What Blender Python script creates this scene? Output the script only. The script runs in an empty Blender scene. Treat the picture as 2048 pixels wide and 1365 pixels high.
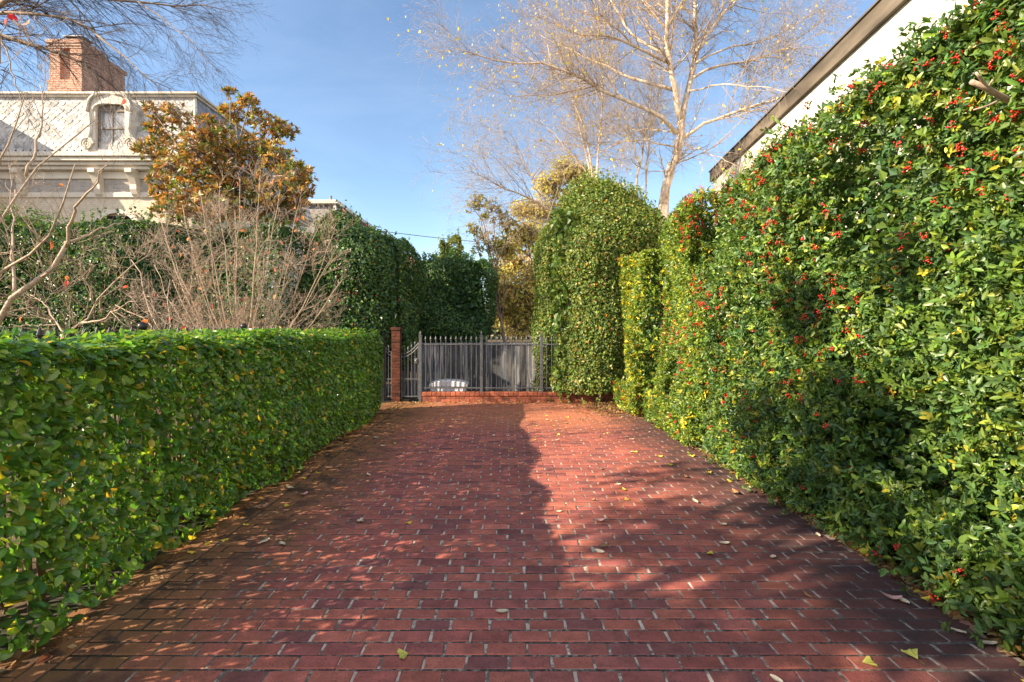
import bpy, math, random
import numpy as np

sc = bpy.context.scene
COL = sc.collection
R = math.radians
PI = math.pi
F, CX, CY, CAMH = 1000.0, 1016.0, 653.0, 1.65      # lens in photo pixels, vanishing point, eye height


def W(px, py, Y):
    return np.array([(px - CX) / F * Y, Y, CAMH - (py - CY) / F * Y])


def G(px, py):
    Y = F * CAMH / (py - CY)
    return np.array([(px - CX) / F * Y, Y, 0.0])


# ------------------------------------------------------------------ helpers
def tag(o, label=None, cat=None, group=None, kind=None):
    if label: o['label'] = label
    if cat: o['category'] = cat
    if group: o['group'] = group
    if kind: o['kind'] = kind
    return o


def empty(name, loc=(0, 0, 0), label=None, cat=None, group=None):
    o = bpy.data.objects.new(name, None)
    o.location = [float(v) for v in loc]
    COL.objects.link(o)
    return tag(o, label, cat, group)


def unit(v):
    return v / np.maximum(np.linalg.norm(v, axis=-1, keepdims=True), 1e-9)


class Acc:
    """collects vertices / faces / colours and links them as ONE mesh object"""
    def __init__(self):
        self.v, self.c, self.f, self.n = [], [], [], 0

    def add(self, verts, faces, cols=None):
        """verts (N,k,3), faces template [(i,j,k..)], cols (N,3) or (N,k,3) or None"""
        verts = np.asarray(verts, np.float32)
        N, k = verts.shape[:2]
        off = self.n + np.arange(N, dtype=np.int64)[:, None] * k
        by = {}
        for f in faces:
            by.setdefault(len(f), []).append(f)
        for ln, fs in by.items():
            t = np.array(fs)
            self.f.append((off[:, None, :] + t[None]).reshape(-1, ln))
        if cols is None:
            cols = np.ones((N, 3)) * .5
        cols = np.asarray(cols, np.float32)
        if cols.ndim == 1:
            cols = np.tile(cols, (N, 1))
        if cols.ndim == 2:
            cols = np.repeat(cols[:, None, :], k, axis=1)
        self.v.append(verts.reshape(-1, 3)); self.c.append(cols.reshape(-1, 3))
        self.n += N * k

    def mesh(self, vs, fs, col=None):
        vs = np.asarray(vs, np.float32)[None]
        self.add(vs, fs, None if col is None else np.array([col]))

    def box(self, lo, hi, col=None, rot=None, org=None):
        x0, y0, z0 = lo; x1, y1, z1 = hi
        vs = np.array([(x0, y0, z0), (x1, y0, z0), (x1, y1, z0), (x0, y1, z0), (x0, y0, z1), (x1, y0, z1), (x1, y1, z1), (x0, y1, z1)], float)
        if rot is not None:
            o = np.array(org if org is not None else (0, 0, 0), float)
            c, s = math.cos(rot), math.sin(rot)
            d = vs - o
            vs = np.stack([d[:, 0] * c - d[:, 1] * s, d[:, 0] * s + d[:, 1] * c, d[:, 2]], 1) + o
        self.mesh(vs, [(0, 3, 2, 1), (4, 5, 6, 7), (0, 1, 5, 4), (1, 2, 6, 5), (2, 3, 7, 6), (3, 0, 4, 7)], col)

    def bbox(self, lo, hi, b=.006, col=None):
        """box with chamfered edges"""
        lo = np.array(lo, float); hi = np.array(hi, float)
        vs, idx = [], {}
        for sx in (0, 1):
            for sy in (0, 1):
                for sz in (0, 1):
                    for ax in range(3):
                        s = (sx, sy, sz)
                        p = [0, 0, 0]
                        for a in range(3):
                            e = lo[a] if s[a] == 0 else hi[a]
                            p[a] = e if a == ax else (e + b if s[a] == 0 else e - b)
                        idx[(s, ax)] = len(vs); vs.append(p)
        fs = []
        for ax in range(3):
            o1, o2 = [a for a in range(3) if a != ax]
            for s in (0, 1):
                q = []
                for (u, w) in ((0, 0), (1, 0), (1, 1), (0, 1)):
                    k = [0, 0, 0]; k[ax] = s; k[o1] = u; k[o2] = w
                    q.append(idx[(tuple(k), ax)])
                fs.append(tuple(q))
            # edges parallel to ax
            for u in (0, 1):
                for w in (0, 1):
                    k0 = [0, 0, 0]; k0[ax] = 0; k0[o1] = u; k0[o2] = w
                    k1 = list(k0); k1[ax] = 1
                    fs.append((idx[(tuple(k0), o1)], idx[(tuple(k1), o1)], idx[(tuple(k1), o2)], idx[(tuple(k0), o2)]))
        for sx in (0, 1):
            for sy in (0, 1):
                for sz in (0, 1):
                    fs.append(tuple(idx[((sx, sy, sz), a)] for a in range(3)))
        self.mesh(vs, fs, col)

    def lathe(self, c, prof, n=12, col=None):
        vs, fs = [], []
        for (r, z) in prof:
            for i in range(n):
                a = 2 * PI * i / n
                vs.append((c[0] + r * math.cos(a), c[1] + r * math.sin(a), c[2] + z))
        for j in range(len(prof) - 1):
            for i in range(n):
                k = (i + 1) % n
                fs.append((j * n + i, j * n + k, (j + 1) * n + k, (j + 1) * n + i))
        fs.append(tuple(range(n))[::-1]); fs.append(tuple((len(prof) - 1) * n + i for i in range(n)))
        self.mesh(vs, fs, col)

    def tubes(self, P, Rd, sides, cols=None):
        P = np.asarray(P, float); Rd = np.asarray(Rd, float)
        N, k = P.shape[:2]
        T = np.gradient(P, axis=1)
        T = unit(T)
        ref = np.where(np.abs(T[:, :1, 2:3]) > .85, np.array([1., 0, 0]), np.array([0, 0, 1.]))
        A = unit(np.cross(T, np.broadcast_to(ref, T.shape)))
        B = np.cross(T, A)
        an = np.arange(sides) / sides * 2 * PI
        V = P[:, :, None, :] + Rd[:, :, None, None] * (np.cos(an)[None, None, :, None] * A[:, :, None, :] + np.sin(an)[None, None, :, None] * B[:, :, None, :])
        fs = []
        for j in range(k - 1):
            for i in range(sides):
                m = (i + 1) % sides
                fs.append((j * sides + i, j * sides + m, (j + 1) * sides + m, (j + 1) * sides + i))
        fs.append(tuple(range(sides))[::-1]); fs.append(tuple((k - 1) * sides + i for i in range(sides)))
        self.add(V.reshape(N, k * sides, 3), fs, cols)

    def tube(self, pts, r, sides=8, col=None):
        pts = np.asarray(pts, float)
        r = np.ones(len(pts)) * r if np.isscalar(r) else np.asarray(r, float)
        self.tubes(pts[None], r[None], sides, None if col is None else np.array([col]))

    def build(self, name, mat, parent=None, smooth=False):
        v = np.concatenate(self.v); c = np.concatenate(self.c)
        if parent is not None:
            v = v - np.array(parent_loc(parent), np.float32)
        loops, tot = [], []
        for f in self.f:
            loops.append(f.reshape(-1)); tot.append(np.full(len(f), f.shape[1], np.int32))
        loops = np.concatenate(loops).astype(np.int32); tot = np.concatenate(tot)
        me = bpy.data.meshes.new(name)
        me.vertices.add(len(v)); me.vertices.foreach_set('co', v.astype(np.float32).ravel())
        me.loops.add(len(loops)); me.loops.foreach_set('vertex_index', loops)
        me.polygons.add(len(tot))
        st = np.concatenate([[0], np.cumsum(tot)[:-1]]).astype(np.int32)
        me.polygons.foreach_set('loop_start', st)
        me.polygons.foreach_set('use_smooth', np.full(len(tot), bool(smooth)))
        me.update(calc_edges=True)
        a = me.attributes.new('col', 'FLOAT_COLOR', 'POINT')
        a.data.foreach_set('color', np.concatenate([c, np.ones((len(c), 1))], 1).astype(np.float32).ravel())
        me.materials.append(mat)
        o = bpy.data.objects.new(name, me)
        COL.objects.link(o)
        if parent is not None: o.parent = parent
        return o


def parent_loc(p):
    l = np.array(p.location)
    while p.parent is not None:
        p = p.parent; l = l + np.array(p.location)
    return l


def bevel_smooth(o, w=.004, seg=2):
    m = o.modifiers.new('bevel', 'BEVEL'); m.width = w; m.segments = seg; m.limit_method = 'ANGLE'
    return o


# ------------------------------------------------------------------ leaves
LEAF8 = [(0, 1, 4), (1, 2, 5, 4), (2, 3, 5), (0, 6, 1), (1, 6, 7, 2), (2, 7, 3)]


def leaf8(acc, c, ax, nr, L, Wd, cols, fold=.12, curl=.12, round_=False):
    ax = unit(ax); b = unit(np.cross(nr, ax)); n = np.cross(ax, b)
    u = np.array([0, .36, .70, 1.0, .30, .68, .30, .68])
    if round_:
        u = np.array([0, .36, .72, 1.0, .24, .74, .24, .74])
        vv = np.array([0, 0, 0, 0, -.44, -.46, .44, .46])
    else:
        vv = np.array([0, 0, 0, 0, -.46, -.36, .46, .36])
    w = np.array([0, -.0, -.0, 0, 1, 1, 1, 1]) * fold
    N = len(c)
    wv = w[None, :] * Wd[:, None] - curl * (u ** 2)[None, :] * L[:, None]
    V = c[:, None, :] + (u[None, :] * L[:, None])[..., None] * ax[:, None, :] + (vv[None, :] * Wd[:, None])[..., None] * b[:, None, :] + wv[..., None] * n[:, None, :]
    acc.add(V, LEAF8, cols)


LEAF13 = [(0, 1, 6, 5), (1, 2, 7, 6), (2, 3, 8, 7), (3, 4, 8), (0, 9, 10, 1), (1, 10, 11, 2), (2, 11, 12, 3), (3, 12, 4)]


def leaf13(acc, c, ax, nr, L, Wd, cols, fold=.16, curl=.14, round_=False):
    g_ = np.random.default_rng(len(c))
    ax = unit(ax); b = unit(np.cross(nr, ax)); n = np.cross(ax, b)
    u = np.array([0, .24, .50, .76, 1.0] + [.09, .34, .63, .88] * 2)
    s = np.array([.27, .48, .47, .26]) if round_ else np.array([.20, .45, .45, .25])
    vv = np.concatenate([np.zeros(5), -s, s])
    w = np.concatenate([np.zeros(5), s * 2, s * 2]) * fold
    N = len(c)
    cu = curl * g_.uniform(-.3, 2.2, N)
    wv = w[None, :] * (Wd * g_.uniform(.3, 1.7, N))[:, None] - cu[:, None] * (u ** 2)[None, :] * L[:, None]
    V = c[:, None, :] + (u[None, :] * L[:, None])[..., None] * ax[:, None, :] + (vv[None, :] * Wd[:, None])[..., None] * b[:, None, :] + wv[..., None] * n[:, None, :]
    acc.add(V, LEAF13, cols)


def leaf4(acc, c, ax, nr, L, Wd, cols, fold=.18):
    ax = unit(ax); b = unit(np.cross(nr, ax)); n = np.cross(ax, b)
    u = np.array([0, .5, .5, 1.]); vv = np.array([0, -.5, .5, 0]); w = np.array([0, 1, 1, -.2]) * fold
    V = c[:, None, :] + (u[None, :] * L[:, None])[..., None] * ax[:, None, :] + (vv[None, :] * Wd[:, None])[..., None] * b[:, None, :] + (w[None, :] * Wd[:, None])[..., None] * n[:, None, :]
    acc.add(V, [(0, 1, 3), (0, 3, 2)], cols)


def sines(seed, freq, K=7):
    g = np.random.default_rng(seed)
    d = unit(g.normal(size=(K, 3))) * freq * g.uniform(.6, 1.7, (K, 1))
    ph = g.uniform(0, 2 * PI, K)
    return lambda p: np.sin(p @ d.T + ph).sum(-1) / math.sqrt(K / 2.)


def rbox(g, c, h, r, n, wts=(1, 1, 1, 1, .0, 1), depth=.08, bump=None, amp=.05, dmax=.4):
    """points + outward normals on a rounded box; wts for -x,+x,-y,+y,-z,+z"""
    c = np.array(c, float); h = np.array(h, float)
    area = np.array([h[1] * h[2], h[1] * h[2], h[0] * h[2], h[0] * h[2], h[0] * h[1], h[0] * h[1]]) * np.array(wts)
    fi = g.choice(6, n, p=area / area.sum())
    p = g.uniform(-1, 1, (n, 3)) * h
    for k in range(6):
        m = fi == k
        p[m, k // 2] = h[k // 2] * (1 if k % 2 else -1)
    inner = np.maximum(h - np.asarray(r), 1e-3)
    q = np.clip(p, -inner, inner)
    d = p - q
    nr = unit(d)
    rr = np.minimum(np.linalg.norm(d, axis=1, keepdims=True), np.max(r))
    p = q + nr * np.minimum(rr, np.min(np.where(np.abs(nr) > .5, np.broadcast_to(np.asarray(r, float) * np.ones(3), nr.shape), 9), axis=1, keepdims=True))
    dd = np.minimum(g.exponential(depth, n), dmax)
    w = p + c
    off = (bump(w) * amp if bump is not None else 0.) - dd
    return w + nr * np.asarray(off)[:, None], nr, dd


def palette(g, n, cols, wts, jit=.18):
    cols = np.array(cols); i = g.choice(len(cols), n, p=np.array(wts) / np.sum(wts))
    c = cols[i] * g.normal(1, jit, (n, 1)).clip(.5, 1.7)
    return (c * g.normal(1, .07, (n, 3))).clip(.004, .9)


def rosette(g, c, axis, m, spread=(.5, 1.25)):
    """m leaves radiating from each centre around its axis; returns centres, leaf axes, leaf normals"""
    n = len(c)
    axis = unit(axis)
    ref = np.where(np.abs(axis[:, 2:3]) > .9, np.array([1., 0, 0]), np.array([0, 0, 1.]))
    A = unit(np.cross(axis, ref)); B = np.cross(axis, A)
    th = (np.arange(m) / m * 2 * PI)[None, :] + g.uniform(0, 2 * PI, (n, 1)) + g.normal(0, .35, (n, m))
    ph = g.uniform(*spread, (n, m))
    rad = np.cos(th)[..., None] * A[:, None] + np.sin(th)[..., None] * B[:, None]
    la = np.sin(ph)[..., None] * rad + np.cos(ph)[..., None] * axis[:, None]
    ln = -np.cos(ph)[..., None] * rad + np.sin(ph)[..., None] * axis[:, None]
    return np.repeat(c, m, axis=0), la.reshape(-1, 3), ln.reshape(-1, 3)


ICO = None


def berries(acc, c, rad, cols):
    t = (1 + 5 ** .5) / 2
    v = np.array([(-1, t, 0), (1, t, 0), (-1, -t, 0), (1, -t, 0), (0, -1, t), (0, 1, t), (0, -1, -t), (0, 1, -t), (t, 0, -1), (t, 0, 1), (-t, 0, -1), (-t, 0, 1)]) / math.sqrt(1 + t * t)
    f = [(0, 11, 5), (0, 5, 1), (0, 1, 7), (0, 7, 10), (0, 10, 11), (1, 5, 9), (5, 11, 4), (11, 10, 2), (10, 7, 6), (7, 1, 8), (3, 9, 4), (3, 4, 2), (3, 2, 6), (3, 6, 8), (3, 8, 9), (4, 9, 5), (2, 4, 11), (6, 2, 10), (8, 6, 7), (9, 8, 1)]
    acc.add(c[:, None, :] + v[None] * rad[:, None, None], f, cols)


# ------------------------------------------------------------------ branches
def resample(pts, k):
    pts = np.asarray(pts, float)
    s = np.concatenate([[0], np.cumsum(np.linalg.norm(np.diff(pts, axis=0), axis=1))])
    t = np.linspace(0, s[-1], k)
    return np.stack([np.interp(t, s, pts[:, i]) for i in range(3)], 1)


def spawn(g, P, Rd, n, t=(.25, 1.), ang=(30, 60), ln=(.4, .9), rr=.55, bias=(0, 0, 0), bend=.35, wig=.12, k=5, tip=.25, rmax=1e9, rmin=.0008, taper=True, flat=None):
    """n children on the parent polylines P (N,K,3), radii Rd; vectorised"""
    N, K = P.shape[:2]
    plen = np.linalg.norm(np.diff(P, axis=1), axis=2).sum(1)
    pi = g.choice(N, n, p=plen / plen.sum())
    tt = g.uniform(*t, n)
    x = tt * (K - 1); i0 = np.minimum(x.astype(int), K - 2); fr = (x - i0)[:, None]
    base = P[pi, i0] * (1 - fr) + P[pi, i0 + 1] * fr
    tang = unit(P[pi, i0 + 1] - P[pi, i0])
    rad = Rd[pi, i0] * (1 - fr[:, 0]) + Rd[pi, i0 + 1] * fr[:, 0]
    rnd = g.normal(size=(n, 3))
    if flat is not None: rnd = rnd * np.array(flat)
    perp = unit(rnd - (rnd * tang).sum(1, keepdims=True) * tang)
    a = np.radians(g.uniform(*ang, n))[:, None]
    d = tang * np.cos(a) + perp * np.sin(a)
    L = g.uniform(*ln, n) * (1 - .45 * tt if taper else 1)
    bias = np.array(bias, float)
    pts = [base]
    for j in range(k - 1):
        d = unit(d + bias * bend / (k - 1) * 3 + g.normal(0, wig, (n, 3)))
        pts.append(pts[-1] + d * (L / (k - 1))[:, None])
    Q = np.stack(pts, 1)
    r0 = np.clip(rad * rr, rmin, rmax)
    Rq = np.maximum(r0[:, None] * np.linspace(1, tip, k)[None], rmin * .6)
    return Q, Rq


# ------------------------------------------------------------------ materials
def mat_new(name):
    m = bpy.data.materials.new(name); m.use_nodes = True
    nt = m.node_tree
    return m, nt, nt.nodes, nt.links, nt.nodes['Principled BSDF']


def N_(ns, typ, **kw):
    n = ns.new(typ)
    for k, v in kw.items(): setattr(n, k, v)
    return n


def leaf_mat(name, rough=.38, spec=.5, trans=.3, tint=(1.25, 1.2, .55)):
    m, nt, ns, lk, b = mat_new(name)
    at = N_(ns, 'ShaderNodeAttribute', attribute_name='col')
    b.inputs['Roughness'].default_value = rough
    b.inputs['Specular IOR Level'].default_value = spec
    lk.new(at.outputs['Color'], b.inputs['Base Color'])
    tr = N_(ns, 'ShaderNodeBsdfTranslucent')
    mu = N_(ns, 'ShaderNodeMixRGB', blend_type='MULTIPLY'); mu.inputs[0].default_value = 1
    mu.inputs[2].default_value = (*tint, 1)
    lk.new(at.outputs['Color'], mu.inputs[1]); lk.new(mu.outputs[0], tr.inputs['Color'])
    mx = N_(ns, 'ShaderNodeMixShader'); mx.inputs[0].default_value = trans
    lk.new(b.outputs[0], mx.inputs[1]); lk.new(tr.outputs[0], mx.inputs[2])
    lk.new(mx.outputs[0], ns['Material Output'].inputs['Surface'])
    return m


def noisy(name, c1, c2, scale=8, rough=.8, bump=.2, bdist=.01, detail=6, attr=False, stretch=(1, 1, 1), spec=.3, metal=0, c3=None, s3=1.2):
    m, nt, ns, lk, b = mat_new(name)
    tc = N_(ns, 'ShaderNodeNewGeometry')
    mp = N_(ns, 'ShaderNodeMapping'); mp.inputs['Scale'].default_value = stretch
    lk.new(tc.outputs['Position'], mp.inputs['Vector'])
    no = N_(ns, 'ShaderNodeTexNoise'); no.inputs['Scale'].default_value = scale; no.inputs['Detail'].default_value = detail
    lk.new(mp.outputs[0], no.inputs['Vector'])
    rp = N_(ns, 'ShaderNodeValToRGB')
    rp.color_ramp.elements[0].position = .3; rp.color_ramp.elements[1].position = .7
    rp.color_ramp.elements[0].color = (*c1, 1); rp.color_ramp.elements[1].color = (*c2, 1)
    lk.new(no.outputs['Fac'], rp.inputs[0])
    out = rp.outputs[0]
    if c3 is not None:
        n2 = N_(ns, 'ShaderNodeTexNoise'); n2.inputs['Scale'].default_value = s3; n2.inputs['Detail'].default_value = 5
        lk.new(mp.outputs[0], n2.inputs['Vector'])
        mr = N_(ns, 'ShaderNodeMapRange'); mr.inputs[1].default_value = .5; mr.inputs[2].default_value = .72
        lk.new(n2.outputs['Fac'], mr.inputs[0])
        mx = N_(ns, 'ShaderNodeMixRGB'); mx.inputs[2].default_value = (*c3, 1)
        lk.new(mr.outputs[0], mx.inputs[0]); lk.new(out, mx.inputs[1]); out = mx.outputs[0]
    if attr:
        at = N_(ns, 'ShaderNodeAttribute', attribute_name='col')
        mu = N_(ns, 'ShaderNodeMixRGB', blend_type='MULTIPLY'); mu.inputs[0].default_value = 1
        lk.new(out, mu.inputs[1]); lk.new(at.outputs['Color'], mu.inputs[2]); out = mu.outputs[0]
    lk.new(out, b.inputs['Base Color'])
    b.inputs['Roughness'].default_value = rough
    b.inputs['Specular IOR Level'].default_value = spec
    b.inputs['Metallic'].default_value = metal
    if bump:
        bp = N_(ns, 'ShaderNodeBump'); bp.inputs['Strength'].default_value = bump; bp.inputs['Distance'].default_value = bdist
        lk.new(no.outputs['Fac'], bp.inputs['Height']); lk.new(bp.outputs[0], b.inputs['Normal'])
    return m


def brick_wall_mat(name, c1, c2, mortar, bw=.21, bh=.075, ms=.012, rough=.85, axis='XZ'):
    m, nt, ns, lk, b = mat_new(name)
    ge = N_(ns, 'ShaderNodeNewGeometry')
    sp = N_(ns, 'ShaderNodeSeparateXYZ'); lk.new(ge.outputs['Position'], sp.inputs[0])
    ad = N_(ns, 'ShaderNodeMath', operation='ADD'); lk.new(sp.outputs[0], ad.inputs[0]); lk.new(sp.outputs[1], ad.inputs[1])
    cb = N_(ns, 'ShaderNodeCombineXYZ'); lk.new(ad.outputs[0], cb.inputs[0]); lk.new(sp.outputs[2], cb.inputs[1])
    br = N_(ns, 'ShaderNodeTexBrick')
    br.inputs['Scale'].default_value = 1; br.inputs['Brick Width'].default_value = bw; br.inputs['Row Height'].default_value = bh
    br.inputs['Mortar Size'].default_value = ms; br.inputs['Mortar Smooth'].default_value = .3; br.inputs['Bias'].default_value = 0
    br.inputs['Color1'].default_value = (*c1, 1); br.inputs['Color2'].default_value = (*c2, 1); br.inputs['Mortar'].default_value = (*mortar, 1)
    lk.new(cb.outputs[0], br.inputs['Vector'])
    no = N_(ns, 'ShaderNodeTexNoise'); no.inputs['Scale'].default_value = 6; no.inputs['Detail'].default_value = 6
    lk.new(ge.outputs['Position'], no.inputs['Vector'])
    mr = N_(ns, 'ShaderNodeMapRange'); mr.inputs[3].default_value = .65; mr.inputs[4].default_value = 1.3
    lk.new(no.outputs['Fac'], mr.inputs[0])
    mu = N_(ns, 'ShaderNodeMixRGB', blend_type='MULTIPLY'); mu.inputs[0].default_value = 1
    lk.new(br.outputs['Color'], mu.inputs[1]); lk.new(mr.outputs[0], mu.inputs[2])
    lk.new(mu.outputs[0], b.inputs['Base Color']); b.inputs['Roughness'].default_value = rough
    bp = N_(ns, 'ShaderNodeBump', invert=True); bp.inputs['Strength'].default_value = .6; bp.inputs['Distance'].default_value = .006
    lk.new(br.outputs['Fac'], bp.inputs['Height']); lk.new(bp.outputs[0], b.inputs['Normal'])
    return m


PITX, PITY = .2100, .1045


def drive_mat(name, mortar=False):
    m, nt, ns, lk, b = mat_new(name)
    ge = N_(ns, 'ShaderNodeNewGeometry')
    sp = N_(ns, 'ShaderNodeSeparateXYZ'); lk.new(ge.outputs['Position'], sp.inputs[0])

    def noise(s, d=5, r=.55):
        n = N_(ns, 'ShaderNodeTexNoise'); n.inputs['Scale'].default_value = s; n.inputs['Detail'].default_value = d; n.inputs['Roughness'].default_value = r
        lk.new(ge.outputs['Position'], n.inputs['Vector']); return n.outputs['Fac']

    def mrange(src, a, c, lo=0., hi=1.):
        n = N_(ns, 'ShaderNodeMapRange'); n.interpolation_type = 'SMOOTHSTEP'
        n.inputs[1].default_value = a; n.inputs[2].default_value = c; n.inputs[3].default_value = lo; n.inputs[4].default_value = hi
        lk.new(src, n.inputs[0]); return n.outputs[0]

    def math_(op, a, c):
        n = N_(ns, 'ShaderNodeMath', operation=op)
        for i, v in enumerate((a, c)):
            if isinstance(v, (int, float)): n.inputs[i].default_value = v
            else: lk.new(v, n.inputs[i])
        return n.outputs[0]

    def mix(f, a, c, typ='MIX'):
        n = N_(ns, 'ShaderNodeMixRGB', blend_type=typ)
        for i, v in enumerate((f, a, c)):
            if isinstance(v, tuple): n.inputs[i].default_value = (*v, 1)
            elif isinstance(v, (int, float)): n.inputs[i].default_value = v
            else: lk.new(v, n.inputs[i])
        return n.outputs[0]
    big = noise(1.1, 4)
    mid = noise(4.5, 5)
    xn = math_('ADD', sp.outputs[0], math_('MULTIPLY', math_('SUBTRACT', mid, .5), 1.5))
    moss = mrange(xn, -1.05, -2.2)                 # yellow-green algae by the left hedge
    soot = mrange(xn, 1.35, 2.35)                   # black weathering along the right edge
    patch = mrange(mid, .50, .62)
    if not mortar:
        at = N_(ns, 'ShaderNodeAttribute', attribute_name='col')
        col = at.outputs['Color']
        col = mix(1., col, mrange(noise(9, 6), .25, .75, .74, 1.22), 'MULTIPLY')
        spk = mrange(noise(150, 3, .6), .565, .65)     # dark iron spots
        col = mix(math_('MULTIPLY', spk, .8), col, (.035, .022, .022))
        col = mix(math_('MULTIPLY', mrange(noise(330, 2), .62, .72), .22), col, (.55, .40, .34))
        col = mix(math_('MULTIPLY', mrange(sp.outputs[1], 7.4, 9.0), .62), col, (.46, .17, .075))
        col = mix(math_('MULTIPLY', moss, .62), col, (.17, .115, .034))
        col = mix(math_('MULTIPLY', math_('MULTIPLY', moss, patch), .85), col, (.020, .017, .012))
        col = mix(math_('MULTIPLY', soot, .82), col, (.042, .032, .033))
        dirt = mrange(noise(2.6, 8, .72), .55, .72)
        col = mix(math_('MULTIPLY', dirt, .5), col, (.045, .035, .035))
        rough = mrange(noise(30, 4), .3, .7, .55, .85)
        h = math_('ADD', noise(120, 4), math_('MULTIPLY', noise(14, 4), 1.5))
        bs, bd = .55, .006
    else:
        fy = math_('FRACT', math_('DIVIDE', math_('ADD', sp.outputs[1], 50 * PITY), PITY), 0.)
        e = math_('ABSOLUTE', math_('SUBTRACT', fy, .5), 0.)
        hj = mrange(e, .40, .43)                   # the long joints across the drive hold dark moss
        col = mix(mrange(mid, .35, .65), (.50, .43, .34), (.72, .63, .52))
        col = mix(math_('MULTIPLY', mrange(noise(9, 6, .75), .44, .56), .85), col, (.045, .042, .038))
        col = mix(math_('MULTIPLY', hj, mrange(noise(26, 5, .75), .42, .60, .98, .45)), col, (.030, .028, .028))
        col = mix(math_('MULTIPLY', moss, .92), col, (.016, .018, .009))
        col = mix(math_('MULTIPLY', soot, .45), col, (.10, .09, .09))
        rough = mrange(mid, .3, .7, .8, .95)
        h = noise(160, 4); bs, bd = .5, .003
    lk.new(col, b.inputs['Base Color']); lk.new(rough, b.inputs['Roughness'])
    b.inputs['Specular IOR Level'].default_value = .35
    bp = N_(ns, 'ShaderNodeBump'); bp.inputs['Strength'].default_value = bs; bp.inputs['Distance'].default_value = bd
    lk.new(h, bp.inputs['Height']); lk.new(bp.outputs[0], b.inputs['Normal'])
    return m


M = {}
M['brick'] = drive_mat('paving_brick'); M['mortar'] = drive_mat('paving_mortar', True)
M['soil'] = noisy('garden_soil', (.05, .035, .022), (.13, .09, .055), 9, .95, .5, .02, c3=(.09, .10, .04), s3=.7)
M['leaf_hedge'] = leaf_mat('hedge_leaf', .24, .75, .45)
M['leaf_holly'] = leaf_mat('holly_leaf', .38, .5, .36)
M['leaf_dull'] = leaf_mat('shrub_leaf', .42, .45, .3)
M['leaf_thin'] = leaf_mat('autumn_leaf', .6, .2, .5, (1.1, 1.05, .8))
M['berry'] = noisy('red_berry', (.42, .012, .008), (.60, .03, .012), 30, .25, 0, spec=.6)
M['stem'] = noisy('hedge_stem_bark', (.16, .11, .07), (.34, .25, .17), 40, .8, .4, .004)
M['dogwood'] = noisy('dogwood_bark', (.30, .225, .165), (.52, .405, .31), 30, .75, .3, .003, attr=False)
M['greybark'] = noisy('grey_bark', (.20, .15, .11), (.46, .36, .27), 16, .85, .6, .01, c3=(.10, .085, .075), s3=4)
M['twig'] = noisy('dark_twig_bark', (.05, .04, .04), (.11, .085, .08), 20, .8, 0)
M['birch'] = noisy('peeling_birch_bark', (.40, .30, .21), (.80, .68, .54), 11, .8, .9, .02, c3=(.22, .13, .075), s3=6, stretch=(1, 1, .55))
M['birchtwig'] = noisy('birch_twig_bark', (.28, .21, .15), (.48, .38, .28), 12, .8, 0)
M['iron'] = noisy('painted_iron', (.010, .011, .012), (.022, .024, .026), 40, .4, .1, .002, spec=.5)
M['ironworn'] = noisy('grey_worn_iron', (.055, .058, .064), (.12, .125, .135), 25, .5, .2, .002, spec=.5)
M['wood'] = noisy('weathered_board', (.046, .052, .062), (.135, .145, .16), 3.5, .85, .4, .004, attr=True, stretch=(9, 9, .8), c3=(.33, .31, .28), s3=2.2)
M['wallbrick'] = brick_wall_mat('edging_brick', (.30, .085, .05), (.42, .15, .085), (.17, .135, .11), .205, .072, .011)
M['edging'] = noisy('edging_brick_faces', (.27, .075, .045), (.44, .15, .08), 22, .8, .4, .004, attr=True, c3=(.10, .05, .04), s3=9)
M['chim'] = brick_wall_mat('chimney_brick', (.36, .13, .07), (.52, .23, .13), (.46, .37, .29), .22, .085, .016)
M['paintbrick'] = brick_wall_mat('cream_painted_brick', (.57, .49, .37), (.62, .54, .42), (.50, .43, .33), .21, .075, .006)
M['greybrick'] = brick_wall_mat('grey_frieze_brick', (.30, .28, .26), (.40, .37, .33), (.44, .40, .35), .21, .075, .008)
M['white'] = brick_wall_mat('white_painted_wall', (.64, .60, .52), (.67, .63, .55), (.58, .54, .47), .21, .075, .005)
M['fascia'] = noisy('weathered_fascia', (.085, .070, .052), (.20, .165, .125), 3, .8, .25, .01, stretch=(1, .25, 1), c3=(.045, .038, .03), s3=2)
M['trim'] = noisy('cream_paint', (.55, .50, .41), (.68, .62, .52), 2, .55, .1, .004)
M['slate'] = noisy('slate_shingle', (.30, .30, .31), (.62, .60, .57), 3, .7, .2, .004, attr=True)
M['slatebase'] = noisy('slate_backing', (.07, .075, .085), (.13, .135, .15), 6, .8, .1)
M['roofflat'] = noisy('roof_felt', (.06, .06, .06), (.11, .11, .11), 3, .9, .1)
M['curtain'] = noisy('window_curtain', (.62, .63, .66), (.78, .78, .80), 9, .9, .5, .03, stretch=(6, 1, .1))
M['sash'] = noisy('window_sash', (.12, .10, .08), (.20, .17, .14), 8, .5, .1)
M['dark'] = noisy('dark_interior', (.012, .012, .014), (.02, .02, .022), 4, .9, 0)
M['metal'] = noisy('grey_metal', (.16, .16, .16), (.28, .28, .28), 8, .45, .1, metal=.6)
M['plastic'] = noisy('white_plastic', (.62, .66, .72), (.74, .78, .83), 5, .4, .05)
M['redtile'] = noisy('red_roof_tile', (.42, .16, .11), (.60, .27, .19), 6, .8, .4, .03)
M['wire'] = noisy('black_wire', (.02, .02, .02), (.03, .03, .03), 4, .6, 0)


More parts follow.
